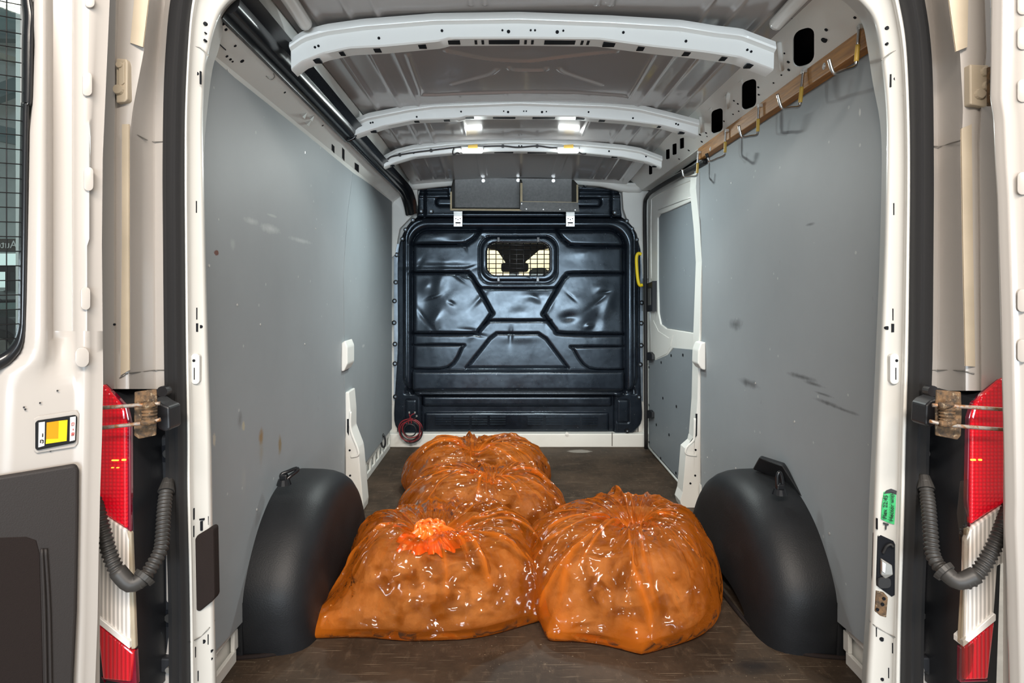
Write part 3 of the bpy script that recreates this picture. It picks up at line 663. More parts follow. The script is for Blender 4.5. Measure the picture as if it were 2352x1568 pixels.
for o, X, pts in ((left1, -.872, [(523, 160), (700, 350), (480, 610), (545, 700), (700, 790), (598, 745), (590, 1170), (725, 525)]), (right1, .872, [(1735, 880), (1825, 968), (1690, 1075), (1870, 1340), (1905, 1225), (1625, 1050), (1680, 420)])):
    for u, v in pts: disc('screw', PW(u, v, X), (-1 if X > 0 else 1, 0, 0), .004, .0015, M_SCREW, o, 8)

# ---- middle pillars: bare white steel showing between the boards
def pillar(name, pts, X0, th, parent_label, r=.006):
    o = slab(name, PWs(pts, X0), (th, 0, 0), M_WHITE, None, r, 2); return o
def px(pts, Y): return [P(u, v, Y) for u, v in pts]
pL = structure(slab('trim_4', px([(785, 903), (801, 899), (805, 945), (805, 985), (822, 1030), (824, 1045), (834, 1160), (832, 1178), (785, 1178)], 3.065), (0, .13, 0), M_WHITE, None, .006, 2))
tube('raised_edge', px([(805, 945), (805, 985), (821, 1030), (822, 1045), (806, 1049)], 3.062), .006, M_WHITE, pL, 8)
slab('slot', px([(797, 962), (801, 962), (801, 1000), (797, 992)], 3.062), (0, .004, 0), M_HOLE, pL)
for u, v in ((803, 1034), (804, 1092)): disc('hole', P(u, v, 3.062), (0, 1, 0), .005, .004, M_HOLE, pL, 10)
slab('upper_boss', px([(784, 788), (792, 782), (798, 797), (798, 836), (790, 852), (783, 853)], 2.985), (0, .14, 0), M_WHITE, pL, .006, 3)
pR = structure(slab('trim_5', px([(1640, 395), (1600, 395), (1598, 430), (1607, 520), (1612, 600), (1605, 800), (1602, 920), (1596, 1000), (1594, 1080), (1595, 1165-160), (1592, 1018), (1576, 1032), (1575, 1045), (1568, 1130), (1562, 1150), (1568, 1172), (1640, 1172)], 3.15), (0, .10, 0), M_WHITE, None, .004, 2))
tube('raised_edge', px([(1596, 960), (1595, 1000), (1592, 1012), (1577, 1028), (1577, 1042), (1600, 1046)], 3.147), .006, M_WHITE, pR, 8)
slab('slot', px([(1598, 950), (1602, 950), (1601, 1000), (1585, 1022), (1583, 1018), (1598, 998)], 3.147), (0, .004, 0), M_HOLE, pR)
for u, v in ((1598, 1033), (1597, 1092), (1586, 1110)): disc('hole', P(u, v, 3.147), (0, 1, 0), .005, .004, M_HOLE, pR, 10)
slab('upper_boss', px([(1604, 805), (1610, 788), (1621, 785), (1621, 850), (1612, 848), (1603, 835)], 3.06), (0, .10, 0), M_WHITE, pR, .006, 3)
slab('sill_end', px([(1608, 1110), (1640, 1142), (1640, 1172), (1608, 1172)], 3.12), (0, .02, 0), M_WHITE, pR, .003)

# ================================================================== BULKHEAD
bulk = thing('bulkhead', 'dented black moulded bulkhead with a small caged window, across the front', 'bulkhead', (0, 4.40, .09))
YB = 4.40
outline = smooth2d([(966, 432), (1000, 432), (1080, 428), (1190, 426), (1300, 428), (1380, 432), (1416, 436), (1424, 450), (1428, 497), (1446, 512), (1462, 538), (1470, 575), (1470, 700), (1470, 800), (1472, 900), (1474, 962), (1460, 985), (1443, 999), (1415, 999), (1395, 996), (1300, 994), (1190, 994), (1080, 994), (985, 994), (966, 999), (940, 999), (918, 988), (906, 965), (908, 900), (914, 800), (914, 700), (914, 600), (918, 560), (928, 535), (945, 510), (958, 496), (962, 450), (964, 434)], 3)
winhole = rrect(1117, 556, 1266, 634, 24, 8)
du = 1.6
us = np.arange(898, 1482, du); vv = np.arange(420, 1006, du)
U, V = np.meshgrid(us, vv); H = np.zeros(U.shape)
def rbox(u0, v0, u1, v1, r):                                                # signed distance, negative inside
    qx = np.abs(U-(u0+u1)/2)-(u1-u0)/2+r; qy = np.abs(V-(v0+v1)/2)-(v1-v0)/2+r
    return np.hypot(np.maximum(qx, 0), np.maximum(qy, 0))+np.minimum(np.maximum(qx, qy), 0)-r
H += .028*sstep(5, -5, rbox(931, 503, 1459, 908, 46))
H -= .034*np.exp(-(rbox(946, 526, 1434, 930, 40)/5.0)**2)*(V < 905)
H -= .010*np.exp(-(rbox(936, 508, 1454, 930, 44)/2.5)**2)*(V < 900)
H -= .012*sstep(4, -4, rbox(948, 529, 1432, 930, 30))*(V < 850)
H += .022*sstep(3, -3, rbox(950, 852, 1430, 897, 4))
H -= .045*sstep(2.5, -2.5, rbox(966, 905, 1413, 998, 3))
H += .022*sstep(3, -3, rbox(972, 912, 1405, 932, 3))
H += .016*sstep(2.5, -2.5, rbox(976, 950, 1398, 992, 3))
H -= .02*np.exp(-(rbox(935, 896, 1455, 940, 3)/4)**2)*(V < 905)*(V > 890)
H -= .008*np.exp(-(rbox(932, 918, 957, 970, 4)/1.5)**2); H -= .008*np.exp(-(rbox(1418, 918, 1444, 970, 4)/1.5)**2)
up = (V < 498)
H += up*.006*np.exp(-((V-496)/4)**2)
for (r_, wd, dp) in ((rbox(1002, 455, 1060, 473, 8), 2.2, .014), (rbox(1322, 455, 1380, 474, 8), 2.2, .014)): H -= dp*np.exp(-(r_/wd)**2)
for x in (976, 1404): H -= .012*np.exp(-((U-x)/2.2)**2)*up
H -= .02*np.exp(-((V-442)/6)**2)*((U < 1030) | (U > 1330)); H += .01*np.exp(-((V-450)/3)**2)
H -= .018*np.exp(-((V-500)/5)**2)*(U > 945)*(U < 1440)
def groove(pts, wd, dp, closed=False, sm=True):
    global H
    d = seg_dist(U, V, smooth2d(pts, 4) if sm and not closed else pts, closed); H -= dp*np.exp(-(d/wd)**2)
groove([(945, 562), (1060, 561), (1075, 557), (1090, 547), (1100, 533), (1102, 527)], 3.4, .020)
groove([(1434, 566), (1320, 564), (1304, 559), (1290, 547), (1281, 533), (1279, 527)], 3.4, .020)
groove([(945, 626), (1064, 626), (1078, 630), (1089, 643), (1127, 712), (1128, 722), (1101, 758), (1083, 766), (945, 766)], 3.2, .020)
groove([(1434, 628), (1316, 628), (1300, 634), (1289, 647), (1251, 714), (1251, 724), (1274, 755), (1294, 766), (1434, 768)], 3.2, .020)
groove([(1094, 652), (1104, 660), (1116, 662), (1265, 662), (1277, 659), (1286, 650)], 2.2, .012)
groove([(1112, 745), (1122, 738), (1132, 736), (1252, 736), (1262, 739), (1268, 746)], 2.4, .014)
groove([(1072, 844), (1125, 777), (1141, 765), (1236, 765), (1254, 777), (1304, 844)], 2.2, .012, True, False)
groove([(945, 792), (1055, 792), (1061, 798), (1030, 843), (945, 846)], 2.0, .012); groove([(1434, 795), (1322, 796), (1317, 801), (1352, 845), (1434, 848)], 2.0, .012)
H -= .006*np.exp(-(rbox(1100, 542, 1280, 652, 30)/1.4)**2)
H += .012*sstep(3, -3, rbox(1108, 547, 1275, 643, 28))
for (u, v, su, sv, a) in [(1012, 648, 12, 34, .020), (985, 690, 20, 45, -.016), (1000, 735, 10, 20, .012), (1040, 690, 26, 30, .008), (1305, 728, 14, 10, -.016), (1330, 700, 30, 30, .012), (1365, 745, 14, 25, -.012), (1395, 700, 10, 40, .010), (1190, 720, 20, 16, -.007), (1230, 680, 25, 10, .006),
                          (1010, 612, 60, 7, -.012), (1000, 545, 26, 10, .010), (1050, 540, 15, 10, -.008), (1345, 580, 30, 12, .006), (1200, 775, 30, 10, .006), (1352, 748, 6, 6, .01), (1260, 700, 8, 20, .008), (980, 660, 10, 16, .01), (1380, 660, 12, 14, .009)]:
    H += .38*a*np.exp(-((U-u+(V-v)*.3)/(su*1.3))**2-((V-v)/sv)**2)
for _k in range(26):                                                         # knocks and creases from years of loading
    u, v = random.uniform(960, 1420), random.uniform(540, 770); a_ = random.uniform(0, 3.14); l_, w_ = random.uniform(8, 30), random.uniform(2.5, 7)
    p_ = (U-u)*math.cos(a_)+(V-v)*math.sin(a_); q_ = -(U-u)*math.sin(a_)+(V-v)*math.cos(a_)
    H += random.choice((-1, -1, 1))*random.uniform(.0015, .0035)*np.exp(-(p_/l_)**2-(q_/w_)**2)
keep = inside(U, V, outline) & ~inside(U, V, winhole)
fk = keep[:-1, :-1] & keep[1:, :-1] & keep[:-1, 1:] & keep[1:, 1:]
idx = -np.ones(U.shape, int); used = np.zeros(U.shape, bool)
used[:-1, :-1] |= fk; used[1:, :-1] |= fk; used[:-1, 1:] |= fk; used[1:, 1:] |= fk
idx[used] = np.arange(used.sum())
cnt = np.zeros(U.shape, int)
for a, b in ((0, 0), (1, 0), (0, 1), (1, 1)): cnt[a:U.shape[0]-1+a, b:U.shape[1]-1+b] += fk
bd = used & (cnt < 4)
U2, V2 = U.copy(), V.copy()
for i, j in zip(*np.where(bd)):
    p = (U[i, j], V[i, j]); q1 = nearest(p, outline); q2 = nearest(p, winhole)
    q = min((q1, q2), key=lambda q: (q[0]-p[0])**2+(q[1]-p[1])**2)
    if (q[0]-p[0])**2+(q[1]-p[1])**2 < 9: U2[i, j], V2[i, j] = q
VX = CX+(U2-U0)*YB/F; VZ = CZ+(V0-V2)*YB/F; VY = YB-H
verts = np.stack([VX[used], VY[used], VZ[used]], 1)
ii, jj = np.where(fk)
faces = np.stack([idx[ii, jj], idx[ii+1, jj], idx[ii+1, jj+1], idx[ii, jj+1]], 1).tolist()
skin = mesh('moulded_skin', verts, faces, M_BULK, bulk, True)
skin.modifiers.new('thickness', 'SOLIDIFY').thickness = -.006
# window: rubber frame, cage, clips
def ring(name, outer, inner, Y, th, mat, parent):
    n = len(outer); rows = []
    for i in range(n):
        a = P(*outer[i], Y); b = P(*inner[i], Y); rows.append([a+Vector((0, th, 0)), a, a*.75+b*.25+Vector((0, -.006, 0)), a*.25+b*.75+Vector((0, -.006, 0)), b, b+Vector((0, th, 0))])
    rows.append(rows[0]); return grid(name, rows, mat, parent, True)
ring('window_frame', rrect(1112, 552, 1269, 638, 25, 8), rrect(1119, 558, 1262, 632, 20, 8), YB-.025, .03, M_GLOSSBLACK, bulk)
for i in range(9):
    u = 1123.5+i*15.8; tube('cage_bar', [P(u, 558, YB-.030), P(u, 632, YB-.030)], .0032, M_GLOSSBLACK, bulk, 6, 1, False)
for i in range(7):
    v = 563+i*10.6; tube('cage_bar', [P(1119, v, YB-.033), P(1263, v, YB-.033)], .0028, M_GLOSSBLACK, bulk, 6, 1, False)
for u, v in ((1145, 550), (1236, 550), (1145, 641), (1235, 641)):
    box('cage_clip', P(u-3, v+5, YB-.042), P(u+3, v-5, YB-.02), M_GLOSSBLACK, bulk, .002)
slab('window_pane', [P(u, v, YB-.005) for u, v in rrect(1116, 555, 1266, 635, 22, 6)], (0, .004, 0), glass('cab_glass', (.85, .86, .84), .012), bulk)
for g0 in (1000, 1212):
    for c in range(4):
        for r in range(4):
            u = g0+c*41.8; v = 955.5+r*5.4
            slab('vent_slat', [P(u, v, 4.418), P(u+36, v, 4.418), P(u+36, v+3.4, 4.410), P(u, v+3.4, 4.410)], (0, .012, 0), M_BULK, bulk)
for (u, v) in [(911, 585), (909, 648), (906, 691), (905, 741), (907, 790), (907, 835), (908, 911), (1474, 695), (1473, 742), (1473, 793), (1471, 837), (1468, 912)]:
    c = disc('edge_clip', P(u, v, 4.392), (0, 1, 0), .017, .014, M_GLOSSBLACK, bulk, 14, .013)
    disc('clip_pin', P(u, v, 4.388), (0, 1, 0), .007, .006, M_FOIL, c, 10)
for (u, v) in [(967, 485), (990, 485), (948, 505), (931, 527), (924, 548), (1412, 488), (1440, 507), (1452, 525), (1463, 550), (1441, 990), (1030, 423), (1345, 423)]:
    c = disc('rim_bolt', P(u, v, 4.372), (0, 1, 0), .014, .02, M_GLOSSBLACK, bulk, 12, .018)
    disc('bolt_centre', P(u, v, 4.369), (0, 1, 0), .006, .004, M_FOIL, c, 8)
for (u, v) in [(1104, 861), (1273, 861), (1017, 892), (1188, 892), (1357, 892)]:
    disc('panel_bolt', P(u, v, 4.346), (0, 1, 0), .009, .01, M_BULK, bulk, 10)

# ---- cab seen through the caged window
cabw = structure(box('wall_beyond_cab', (-1.2, 6.4, .3), (1.2, 6.5, 2.2), M_CABCREAM))  # cream backdrop added for the bright view out through the windscreen
structure(box('trim_8', (-1.2, 4.5, 1.93), (1.2, 6.5, 1.97), M_OUTER)); structure(box('trim_9', (-1.2, 4.5, -.05), (1.2, 6.5, 0), M_BLACK))
seat = thing('cab_seat', 'dark cab seat and headrest behind the caged bulkhead window', 'seat', (0.02, 5.0, 0))
slab('headrest', [P(u, v, 4.95) for u, v in rrect(1151, 603, 1214, 624, 6, 4)], (0, .10, 0), M_SEATFAB, seat, .01)
slab('backrest', [P(u, v, 4.95) for u, v in [(1130, 640), (1206, 640), (1207, 690), (1207, 900), (1125, 900), (1125, 690)]], (0, .14, 0), M_SEATFAB, seat, .02)
box('seat_post', P(1172, 645, 4.98), P(1192, 615, 5.02), M_SEATFAB, seat); box('cushion', (-.22, 5.0, .0), (.06, 5.5, .45), M_SEATFAB, seat, .03)
sv = slab('overhead_console', [P(u, v, 5.6) for u, v in [(1117, 450), (1265, 450), (1265, 548), (1262, 570), (1240, 573), (1208, 600), (1205, 612), (1165, 612), (1162, 604), (1143, 575), (1120, 570)]], (0, .08, 0), M_SEATFAB, None, .01)
tag(sv, 'dark tapering cab trim above the headrest behind the caged window', 'cab trim')
st = thing('cab_seat', 'grey seat shoulder at lower right of the caged window', 'seat', P(1244, 668+314, 5.05))
slab('backrest', [P(u, v, 5.0) for u, v in [(1215, 670), (1216, 622), (1225, 615), (1248, 614), (1262, 622), (1270, 645), (1272, 980), (1210, 980)]], (0, .12, 0), plain('seat_grey', (.10, .11, .11), .6), st, .01)

# ================================================================== SIDE DOOR (right, front)
XD = .885
sd = thing('sliding_door', 'white side door with grey board infill, right wall beside bulkhead', 'door', (XD, 3.7, .02))
slab('door_shell', PWs([(1486, 450), (1500, 425), (1605, 372), (1640, 360), (1640, 1190), (1562, 1112), (1489, 1030)], XD+.016), (.01, 0, 0), M_WHITE, sd)
slab('window_frame', PWs([(1492, 470), (1502, 440), (1600, 395), (1640, 378), (1640, 430), (1596, 458), (1530, 487), (1515, 492), (1510, 500), (1510, 640), (1512, 720), (1517, 744), (1530, 754), (1640, 772), (1640, 808), (1592, 804), (1545, 800), (1533, 816), (1505, 828), (1495, 815), (1491, 700)], XD), (.014, 0, 0), M_WHITE, sd, .005, 3)
tube('frame_crease', PWs([(1496, 640), (1496, 480), (1506, 450), (1600, 408)], XD-.001), .004, M_WHITE, sd, 8)
tube('frame_crease', PWs([(1512, 482), (1590, 452)], XD-.001), .0025, M_GALV, sd, 6, 1, False)
slab('handle_recess', PWs([(1500, 735), (1512, 760), (1536, 776), (1545, 770), (1540, 795), (1532, 812), (1507, 824), (1499, 812)], XD-.002), (.003, 0, 0), M_WHITE, sd, .002)
M_PD = panel_mat('grey_door_board', [], (.22, .25, .275))
slab('upper_board', PWs([(1512, 500), (1516, 493), (1532, 486), (1640, 440), (1640, 770), (1532, 753), (1519, 744), (1513, 722)], XD+.010), (.006, 0, 0), M_PD, sd)
lb = slab('lower_board', PWs([(1490, 828), (1506, 827), (1534, 815), (1548, 799), (1640, 808), (1640, 1185), (1562, 1104), (1490, 1022)], XD-.004), (.006, 0, 0), M_PD, sd)
for (u, v) in [(1491, 843), (1519, 832), (1542, 816), (1569, 815), (1523, 914), (1554, 933), (1508, 975), (1537, 998), (1569, 1024), (1491, 1015), (1518, 1052), (1553, 1086), (1491, 930)]:
    disc('plug', PW(u, v, XD-.0045), (-1, 0, 0), .008, .003, M_HOLE, lb, 10)
tube('door_lower_edge', PWs([(1489, 1026), (1562, 1110), (1590, 1140)], XD-.006), .007, M_WHITE, sd, 8, 1, False)
box('latch_body', PW(1498, 715, XD-.03).xyz, PW(1513, 645, XD+.012).xyz, M_BLACK, sd, .004)
slab('latch_plate', PWs([(1482, 652), (1500, 645), (1500, 714), (1484, 716)], XD-.016), (.012, 0, 0), M_BLACK, sd, .003)
slab('latch_slot', PWs([(1488, 663), (1494, 662), (1494, 700), (1488, 701)], XD-.018), (.003, 0, 0), M_STEEL, sd)
for v in (818, 951):
    h = slab('hinge', PWs([(1479, v-8), (1492, v-10), (1497, v-4), (1497, v+8), (1490, v+10), (1479, v+7)], XD-.022), (.02, 0, 0), M_BLACK, sd, .003)
ds = tube('door_seal', PWs([(1484, 1030), (1483, 800), (1482, 600), (1481, 480), (1486, 452), (1503, 436), (1550, 408), (1596, 384), (1620, 370)], .862), .013, M_RUBBER, None, 10)
tag(ds, 'black rubber seal framing the side door beside the bulkhead', 'seal')
gh = tube('grab_handle', [P(u, v, 4.30) for u, v in [(1473, 584), (1466, 582), (1462, 592), (1463, 620), (1466, 646), (1470, 655), (1476, 654)]], .011, M_YELLOW, None, 12)
tag(gh, 'yellow grab handle on the post between bulkhead and side door', 'handle')

# black covers along the left cant rail
def cover(name, pts, label, rx=.026):
    pp = catmull(pts, 6); rows = []
    for i, p in enumerate(pp):
        d = (pp[min(i+1, len(pp)-1)]-pp[max(i-1, 0)]).normalized()
        a = Vector((.66, 0, .75)); a = (a-d*a.dot(d)).normalized(); n = d.cross(a)
        if n.x < 0: n = -n
        rows.append([p+a*x*rx/.026+n*y for x, y in [(-.030, -.02), (-.032, .002), (-.026, .012), (-.018, .009), (-.012, .010), (-.008, .018), (.004, .024), (.018, .020), (.028, .012), (.042, .014), (.057, .022), (.058, .012), (.034, -.02)]])
    o = grid(name, rows, M_GLOSSBLACK, None, True, True, True); o.modifiers.new('edges', 'EDGE_SPLIT').split_angle = R(40)
    return tag(o, label, 'cable cover')
cv1 = cover('cable_cover', [(-.780, 1.54, 1.775), (-.781, 2.1, 1.770), (-.782, 2.78, 1.764)], 'long black cable cover along the top left edge, nearest the tail', .030)
cv2 = cover('cable_cover', [(-.781, 2.785, 1.762), (-.781, 3.4, 1.756), (-.776, 3.95, 1.752), (-.762, 4.14, 1.730), (-.752, 4.24, 1.68), (-.742, 4.29, 1.60)], 'black cable cover at top left bending down beside the bulkhead', .024)
rows = [[(-.80, y, 1.745), (-.765, y, 1.752), (-.742, y, 1.785), (-.742, y, 1.82)] for y in (2.755, 2.775)]
j = tube('joint_clip', [(-.806, 2.76, 1.748), (-.785, 2.76, 1.738), (-.757, 2.76, 1.753), (-.748, 2.76, 1.785), (-.755, 2.76, 1.80)], .005, M_GLOSSBLACK, None, 8); j.parent = cv1

# ================================================================== HOOK RAIL
rail = slab('hook_rail', [(.872, 1.555, 1.716), (.872, 1.555, 1.772), (.838, 1.555, 1.772), (.838, 1.555, 1.716)], (0, 1.515, 0), M_WOOD, None, .003, 2)
tag(rail, 'brown wooden batten along the top of the right wall', 'rail')
for (u, v) in [(1893, 152), (1632, 342)]: 
    s_ = disc('screw', PW(u, v, .838), (-1, 0, 0), .006, .003, M_SCREW, rail, 10)
    disc('washer', PW(u, v, .8385), (-1, 0, 0), .010, .001, M_GALV, rail, 14)
HK = [((1974, 63), (1970, 128), (1966, 152), (1914, 170), (1904, 136), .010, 'bent metal hook on the wooden batten nearest the tail'),
      ((1845, 163), (1840, 215), (1837, 245), (1795, 250), (1786, 216), .010, 'second bent metal hook from the tail on the wooden batten'),
      ((1743, 243), (1741, 285), (1740, 310), (1703, 316), (1697, 288), .010, 'middle bent metal hook on the wooden batten'),
      ((1667, 300), (1666, 335), (1665, 357), (1629, 372), (1623, 354), .010, 'bent metal hook with a black end cap on the wooden batten'),
      ((1604, 350), (1602, 385), (1601, 404), (1570, 407), (1567, 389), .009, 'bent metal hook at the front end of the wooden batten')]
for i, (a, b, c, d, e, r, lab) in enumerate(HK):
    Y = .93*F/((a[0]+c[0])/2-U0)
    t = thing('coat_hook', lab, 'hook', P(*a, Y), 'bent hooks on the wooden batten')
    # rod hangs down the face of the batten, then bends out into the load space
    pa = P(*a, Y); pc = P(*c, Y+.004); out = P(*d, Y-.012); tip = P(*e, Y-.016)
    mid = out+(tip-out)*.25
    rr = .0046
    path_ = [pa, pa.lerp(pc, .5), pc+(pa-pc)*.12, pc+(out-pc)*.08, pc+(out-pc)*.5, out+(pc-out)*.10, mid, tip]
    tube('rod', path_, rr, M_CHROME, t, 10, 6)
    tube('tape_wrap', [pa.lerp(pc, .45), pa.lerp(pc, .68), pa.lerp(pc, .88)], rr+.0016, M_YTAPE, t, 10, 3)
    box('fixing_tab', pa+Vector((-.004, -.008, -.006)), pa+Vector((.012, .008, .006)), M_GALV, t, .001)
    if i == 3: tube('end_cap', [tip+(out-tip)*.45, tip, tip+(tip-out)*.1], rr+.002, M_RUBBER, t, 10, 2)

# ================================================================== TRAY ABOVE THE BULKHEAD
tray = thing('shelf_box', 'dark open ply tray with divider and front lip above the bulkhead', 'shelf', P(1180, 480, 4.2))
YB2, YF = 4.28, 4.12
slab('back_board', [P(1040, 408, YB2), P(1319, 411, YB2), P(1316, 478, YB2), P(1041, 476, YB2)], (0, .012, 0), M_PHEN, tray)
def side(n_, uf, ub, vt, vb, wpx, vbb, vtf=None):
    Yf = YF; a = [P(uf, vtf or vt, Yf), P(uf, vb, Yf), P(ub, vbb, YB2), P(ub, vt, YB2)]
    o = slab(n_, a, (wpx*Yf/F, 0, 0), M_PHEN, tray)
    slab('ply_edge', [p+Vector((.0, -.0006, 0)) for p in (a[0], a[1])]+[p+Vector((wpx*Yf/F, -.0006, 0)) for p in (a[1], a[0])], (0, .003, 0), M_LIGHTPLY, o)
    return o
side('side_board', 1034, 1041, 410, 483, 4, 476, 440); side('divider', 1195, 1193, 412, 483, 5, 477, 420); side('side_board', 1324, 1313, 412, 484, 4, 478, 424)
o = slab('bottom_board', [P(1034, 480, YF), P(1329, 483, YF), P(1317, 478, YB2), P(1040, 476, YB2)], (0, 0, -.010), M_PHEN, tray)
slab('ply_edge', [P(1034, 479, YF-.0008), P(1197, 480, YF-.0008), P(1197, 484, YF-.0008), P(1034, 483, YF-.0008)], (0, .004, 0), M_LIGHTPLY, o)
fl = slab('front_lip', [P(1196, 463, YF-.012), P(1328, 465, YF-.012), P(1331, 485, YF-.012), P(1194, 482, YF-.012)], (0, .011, 0), M_PHEN, tray)
slab('ply_edge', [P(1196, 462, YF-.013), P(1328, 464, YF-.013), P(1328, 465, YF-.013), P(1196, 463.2, YF-.013)], (0, .012, 0), M_LIGHTPLY, fl)
for (u, v) in [(1198, 468), (1209, 480), (1248, 481), (1286, 481), (1321, 482)]: disc('screw', P(u, v, YF-.0125), (0, -1, 0), .004, .002, M_SCREW, fl, 10)
for (u, v) in [(1110, 415), (1190, 414), (1271, 415)]: disc('washer', P(u, v, YB2), (0, -1, 0), .012, .004, M_SCREW, tray, 16)
for (u, lab) in ((1052, 'silver angle bracket under the left end of the ply tray'), (1310, 'silver angle bracket under the right end of the ply tray')):
    b_ = thing('angle_bracket', lab, 'bracket', P(u, 518, 4.345), 'angle brackets under the ply tray')
    o = slab('upright', [P(u-10, 496, 4.345), P(u+10, 496, 4.345), P(u+10, 520, 4.345), P(u-10, 520, 4.345)], (0, .004, 0), M_GALV, b_, .001)
    slab('arm', [P(u-10, 487, 4.15), P(u+10, 487, 4.15), P(u+10, 496, 4.345), P(u-10, 496, 4.345)], (0, 0, .004), M_GALV, b_)
    for (a, c, r) in [(-5, 502, .004), (5, 502, .004), (0, 504, .004), (-4, 516, .003), (4, 516, .003)]: disc('hole', P(u+a, c, 4.3445), (0, 1, 0), r, .003, M_HOLE, o, 8)
    slab('slot', [P(u-6, 510, 4.3445), P(u+6, 510, 4.3445), P(u+6, 513, 4.3445), P(u-6, 513, 4.3445)], (0, .002, 0), M_HOLE, o)

# ================================================================== INTERIOR LAMPS AND THEIR CABLE
for (u, lab) in ((1085, 'lit strip lamp on the third roof bow, left of centre'), (1305, 'lit strip lamp on the third roof bow, right of centre')):
    q = P(u, 345, 3.395)
    t = thing('strip_lamp', lab, 'lamp', q, 'strip lamps on the third roof bow')
    box('housing', q+Vector((-.062, -.010, .004)), q+Vector((.062, .020, .020)), M_GALV, t, .004)
    box('lens', q+Vector((-.055, -.020, -.014)), q+Vector((.055, .014, .006)), M_LED, t, .006, 3)
    slab('yellow_tag', [P(u-10, 333, 3.384), P(u+12, 331, 3.384), P(u+12, 340, 3.384), P(u-10, 341, 3.384)], (0, .001, 0), M_YTAPE, t)
    L = area('lamp_glow', q+Vector((0, -.03, -.03)), (R(-14), 0, 0), .11, .05, 14, (.90, 1.0, .98)); L.data.spread = R(175)
cb = tube('lamp_cable', [P(u, v, 3.405) for u, v in [(890, 366), (898, 360), (915, 356), (950, 350), (990, 345), (1040, 339), (1078, 336), (1110, 336), (1155, 335), (1190, 338), (1234, 335), (1270, 339), (1312, 336), (1325, 346), (1336, 353), (1346, 353)]], .004, M_WIRE_K, None, 8)
tag(cb, 'thin black cable strung along the third roof bow between the lamps', 'cable')
for u, v in ((1155, 335), (1234, 335), (918, 355), (990, 345)): 
    c = disc('cable_clip', P(u, v, 3.400), (0, 1, 0), .009, .008, M_WIRE_K, cb, 10)
tube('cable_end', [P(u, v, 3.40) for u, v in [(1044, 338), (1040, 348), (1042, 355), (1050, 351), (1056, 353)]], .004, M_WIRE_K, cb, 6)

# coil of wire at the foot of the bulkhead
cl = thing('wire_coil', 'coil of red and black wire hanging at bottom left of the bulkhead', 'wire', P(943, 1018, 4.30))
for k in range(6):
    rr = (27-2.2*k*random.uniform(.5, 1.2)); cu, cvv = 943+random.uniform(-3, 3), 988+random.uniform(-4, 4)
    pts = [P(cu+rr*math.cos(a)*random.uniform(.94, 1.05), cvv+rr*1.0*math.sin(a)*random.uniform(.94, 1.05), 4.30-.004*k) for a in np.linspace(0, 2*math.pi, 14)[:-1]]
    tube('strand', pts, .0042, M_WIRE_R if k % 2 == 0 else M_WIRE_K, cl, 6, 4, True, None, True)
for pts, m in (([(938, 975), (940, 962), (945, 953), (953, 949)], M_WIRE_R), ([(945, 974), (944, 962), (941, 955), (940, 949)], M_WIRE_R), ([(946, 972), (950, 962), (957, 957)], M_WIRE_K)):
    tube('wire_end', [P(u, v, 4.285) for u, v in pts], .0036, m, cl, 6, 4)
    disc('terminal', P(*pts[-1], 4.285), (0, 0, 1), .006, .012, M_GALV, cl, 8)

# ================================================================== WHEEL BOXES
prof_a = [(1.865, -.002), (1.856, .06), (1.850, .14), (1.862, .20), (1.905, .27), (1.965, .335), (2.03, .38), (2.10, .41), (2.20, .426), (2.33, .42), (2.46, .388), (2.57, .33), (2.66, .25), (2.74, .14), (2.785, .04), (2.79, -.002)]
def wheel_box(side, label):
    pp = catmull([(0, y, z) for y, z in prof_a], 5); cy, rows = 2.32, []
    Xs = [(.89, 1, 0), (.86, 1, 0), (.80, .995, -.002), (.765, .985, -.008), (.735, .962, -.022), (.712, .925, -.045), (.697, .875, -.075), (.688, .81, -.11), (.684, .70, -.16), (.682, .45, -.22), (.681, .15, -.2)]
    for k, (X, s, dz) in enumerate(Xs):
        r = []
        for p in pp:
            # near and far ends turn the corner in plan, the crown slopes down to the load space
            z = p.z*s+dz*0; y = cy+(p.y-cy)*(s if s > .8 else .8+.0*s)
            if s <= .8: y = cy+(p.y-cy)*.80*(.6+.4*s/.8); z = p.z*s
            r.append((side*X, y, max(z-.05*(1-min(1, (X-.68)/.1))*0, -.002) if p.z > 0 else -.002))
        rows.append(r)
    o = grid('wheel_box_cover', rows, M_ARCH, None, True, False, False)
    bmx = bmesh.new(); bmx.from_mesh(o.data); bmesh.ops.recalc_face_normals(bmx, faces=bmx.faces); bmx.to_mesh(o.data); bmx.free()
    return tag(o, label, 'wheel cover')
wl = wheel_box(-1, 'black moulded wheel box cover on the left, beside the orange bag')
wr = wheel_box(1, 'black moulded wheel box cover with a flared wing, on the right')
for s, o in ((-1, wl), (1, wr)):
    slab('end_flange', [(s*.90, 1.853, -.0), (s*.90, 1.845, .17), (s*.872, 1.845, .17), (s*.872, 1.853, 0)], (0, .06, 0), M_ARCH, o, .004)
    pts = [(s*.905, 1.85, .004), (s*.80, 1.868, .004), (s*.735, 1.91, .004), (s*.698, 1.99, .004), (s*.679, 2.10, .004), (s*.675, 2.4, .004), (s*.69, 2.62, .004)]
    tube('floor_lip', pts, .007, M_FOAM, o, 8)
slab('wing', [(.80, 2.30, .43), (.80, 2.24, .49), (.85, 2.16, .485), (.872, 2.06, .40), (.872, 2.2, .42)], (.02, .03, 0), M_ARCH, wr, .006, 3)
def lash(name, pts_loop, base, label, m=M_GLOSSBLACK):
    t = thing(name, label, 'lashing ring', base)
    tube('loop', pts_loop, .006, m, t, 8, 5, True, None, True)
    disc('base', Vector(base)-Vector((0, 0, .012)), (0, 0, 1), .024, .018, m, t, 14, .018)
    box('bracket', Vector(base)+Vector((-.012, -.010, 0)), Vector(base)+Vector((.012, .010, .022)), m, t, .004)
